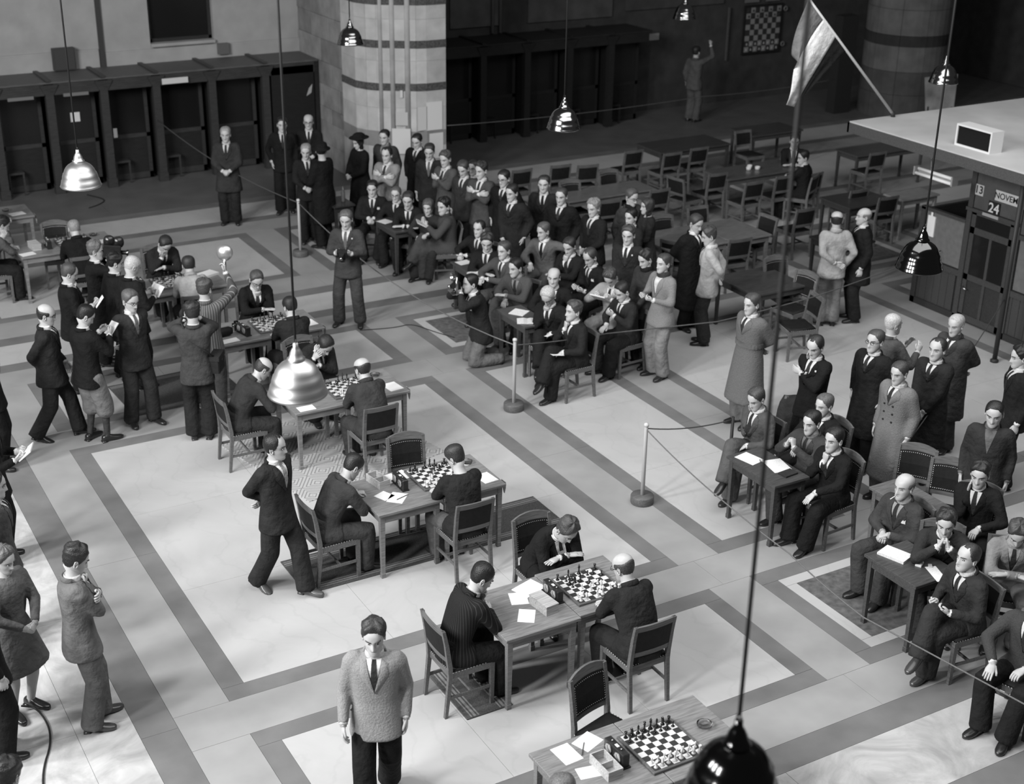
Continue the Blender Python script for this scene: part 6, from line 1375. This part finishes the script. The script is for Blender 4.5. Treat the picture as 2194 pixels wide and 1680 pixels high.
# ------------------------------------------------------------------ things held
def loc_of(q, p):
    a = math.radians(q['h']); return (q['x'] + p[0] * math.cos(a) + p[1] * math.sin(a), q['y'] - p[0] * math.sin(a) + p[1] * math.cos(a), p[2])
def by(txt): return next((q, J) for q, J, *_ in PEOPLE_RT if txt in q['label'])
def held_sheet(who, side, w, d, tilt, label, dz=.02, dy=.07, name='paper', v=.8, th=.002, cat='paper'):
    q, J = by(who); W_ = J['W' + side] + np.array((0, dy, dz)) if side != 'M' else (J['WL'] + J['WR']) / 2 + np.array((0, dy, dz))
    b = MB(); b.box(-w / 2, w / 2, -d / 2, d / 2, -th / 2, th / 2); o = b.obj(name, paper(v), None, loc_of(q, W_)); o.rotation_euler = (tilt, 0, -math.radians(q['h'])); return tag(o, label, cat)
held_sheet('plus fours', 'M', .14, .18, .8, 'white note pad in the hands of the reporter in plus fours', .03, .10, 'note_pad', .75, .008)
held_sheet('rubbing his nose', 'R', .11, .17, .9, 'folded paper in the hand of the man rubbing his nose', .04, .09)
held_sheet('reading a folded sheet', 'M', .26, .16, .9, 'folded white sheet held by the white haired man in black', .05, .10)
held_sheet('open notebook', 'M', .22, .16, .7, 'open notebook held by the man in black at the picture edge', .04, .10, 'notebook', .7, .012)
held_sheet('book on knee', 'M', .22, .16, .5, 'open book held on the knee of the spectator in long grey coat', .02, .09, 'book', .55, .015, 'book')
held_sheet('bow tie bent', 'M', .24, .17, .6, 'open book held by the spectator in cream jacket', .03, .10, 'book', .6, .02, 'book')
held_sheet('hand at collar', 'L', .13, .18, .2, 'folded paper on the knee of the spectator with crossed legs', .0, .10)
held_sheet('trimming a pencil', 'M', .012, .14, .5, 'pencil trimmed by the man with crossed legs', .03, .07, 'pencil', .3, .008, 'pencil')
held_sheet('white haired spectator reading', 'L', .12, .16, .1, 'white sheet on the lap of the white haired reader', .02, .08)
def camera_obj(who, label, film=False, flash=False, low=False):
    q, J = by(who); Hc, Rh = J['Hc'], J['Rh']
    if low: c = (J['WL'] + J['WR']) / 2 + np.array((0, .07, .02)); R_ = rX(-.5)
    else: c = Hc + Rh @ np.array((0, .20, .0)); R_ = Rh
    t = thing('cine_camera' if film else 'press_camera', label, 'camera', loc_of(q, c)); t.rotation_euler = Matrix(R_.tolist()).to_euler() ; t.rotation_euler = (Matrix.Rotation(-math.radians(q['h']), 3, 'Z') @ Matrix(R_.tolist())).to_euler()
    if film:
        b = MB(); b.cbox(-.05, .05, -.10, .13, -.07, .10, .012); b.obj('body', leather(.018), t)
        for yy, zz in ((-.03, .15), (.09, .14)): b = MB(); b.tube([(-.03, yy, zz), (.03, yy, zz)], [.075, .075], 20); b.obj('film_magazine', mat('black_enamel', .015, .25, .6), t)
        b = MB(); b.tube([(0, .13, .0), (0, .20, .0), (0, .21, 0), (0, .23, 0)], [.03, .03, .045, .045], 16); b.obj('lens', mat('lens_metal', .25, .2, .5, metal=1), t)
        b = MB(); b.tube([(0, -.02, -.07), (0, -.03, -.16)], [.02, .018], 10); b.obj('grip', leather(.018), t)
    else:
        b = MB(); b.cbox(-.075, .075, -.04, .03, -.06, .06, .006); b.obj('body', leather(.018), t)
        b = MB(); b.loft([[(-.045 + .01 * k2, y, -.045 + .008 * k2) for y in (.03 + .02 * k2,)] + [(.045 - .01 * k2, .03 + .02 * k2, -.045 + .008 * k2), (.045 - .01 * k2, .03 + .02 * k2, .045 - .008 * k2), (-.045 + .01 * k2, .03 + .02 * k2, .045 - .008 * k2)] for k2 in range(4)], True, 0, False); b.obj('bellows', mat('bellows', .01, .8), t)
        b = MB(); b.tube([(0, .09, 0), (0, .125, 0)], [.024, .026], 16); b.obj('lens', mat('lens_metal', .5, .2, .5, metal=1), t)
        b = MB(); b.box(-.05, .05, .025, .12, -.066, -.06); b.obj('bed', mat('chrome', .6, .25, .5, metal=1), t)
        if flash:
            b = MB(); b.tube([(-.10, .03, -.10), (-.10, .03, .16)], [.018, .018], 14); b.obj('flash_handle', mat('chrome', .6, .25, .5, metal=1), t)
            b = MB(); b.tube([(-.10, .03, .16), (-.10, .05, .17), (-.10, .10, .17)], [.012, .035, .06], 18, cap=False); b.obj('flash_reflector', mat('chrome', .6, .25, .5, metal=1), t)
            b = MB(); b.box(-.12, .06, .0, .10, -.09, -.082); b.obj('flash_bracket', mat('chrome', .6, .25, .5, metal=1), t)
camera_obj('film cameraman', 'bulky black cine camera raised by the cameraman', film=True)
camera_obj('kneeling photographer', 'flash camera held by the kneeling photographer', flash=True)
camera_obj('press photographer', 'folding press camera held at the waist of the press photographer', low=True)
camera_obj('leather bag on a shoulder', 'press camera raised by the photographer with the bag')
q, J = by('round flash reflector'); W_ = J['WR'] + J['hdR'] * .09
t = thing('flash_gun', 'round polished flash reflector on a raised handle', 'flash gun', loc_of(q, W_), -math.radians(q['h']))
b = MB(); b.tube([(0, 0, -.14), (0, 0, .10)], [.019, .019], 14); b.obj('handle', mat('chrome', .6, .25, .5, metal=1), t)
b = MB(); R_ = []
for k2 in range(9): a = k2 / 8 * 1.45; R_.append((.105 * math.sin(a) + .001, .075 * (1 - math.cos(a))))
b.lathe(R_, 28, cap=False); V = np.array(b.v) @ rX(math.radians(-100)).T + np.array((0, -.03, .16)); b.v = [tuple(v) for v in V]; o = b.obj('reflector', mat('satin_metal', .75, .35, .5, metal=.85), t)
q, J = by('leather bag on a shoulder'); p0 = J['H'] + np.array((.24, .06, .06)); Nn = J['N']
t = thing('camera_bag', 'black leather camera bag hanging from the photographer\'s shoulder strap', 'bag', loc_of(q, p0), -math.radians(q['h']) - .2)
b = MB(); b.cbox(-.06, .06, -.13, .13, -.11, .10, .012); b.obj('body', leather(.02), t); b = MB(); b.box(-.066, .066, -.135, .135, .05, .108); b.obj('flap', leather(.026), t); b = MB(); b.box(.066, .072, -.02, .02, .02, .05); b.obj('clasp', mat('chrome', .6, .25, .5, metal=1), t)
b = MB(); L0 = [np.array((0, -.10, .10)), np.array((-.08, -.20, .22)), np.array((-.24, -.235, .36)), np.array((-.36, -.14, .55)), np.array((-.36, -.06, .575)), np.array((-.32, .08, .50))]; b.tube(L0, [(.004, .016)] * len(L0), 6); b.obj('strap', leather(.03), t)

# dark coat thrown over a chair back beside the youth in grey suit
put_chair('A', 10.22, 11.28, 262, 'wooden chair with a coat thrown over its back')
b = MB(); a = math.radians(262); rows_ = []
for j in range(13):
    t = j / 12; u_ = abs(t - .5) * 2; zz = .925 - .62 * u_ ** 1.3; oy = (-.285 + (.055 if t < .5 else -.055) * min(1, u_ * 4) + (.05 if t < .5 else -.07) * u_)
    rows_.append([((-.25 + .5 * i / 10) * (1 + .12 * u_), oy + .018 * math.sin(i * 1.9 + j * .3) * u_, zz - .03 * math.cos(i * .63) - .02 * ((i - 5) / 5) ** 2) for i in range(11)])
b.loft(rows_, False, 0, True, False); o = tag(b.obj('draped_coat', cloth(.03), None, (10.22, 11.28, 0), -a), 'dark coat thrown over the chair beside the youth in grey suit', 'coat')
o.modifiers.new('s', 'SOLIDIFY').thickness = .015
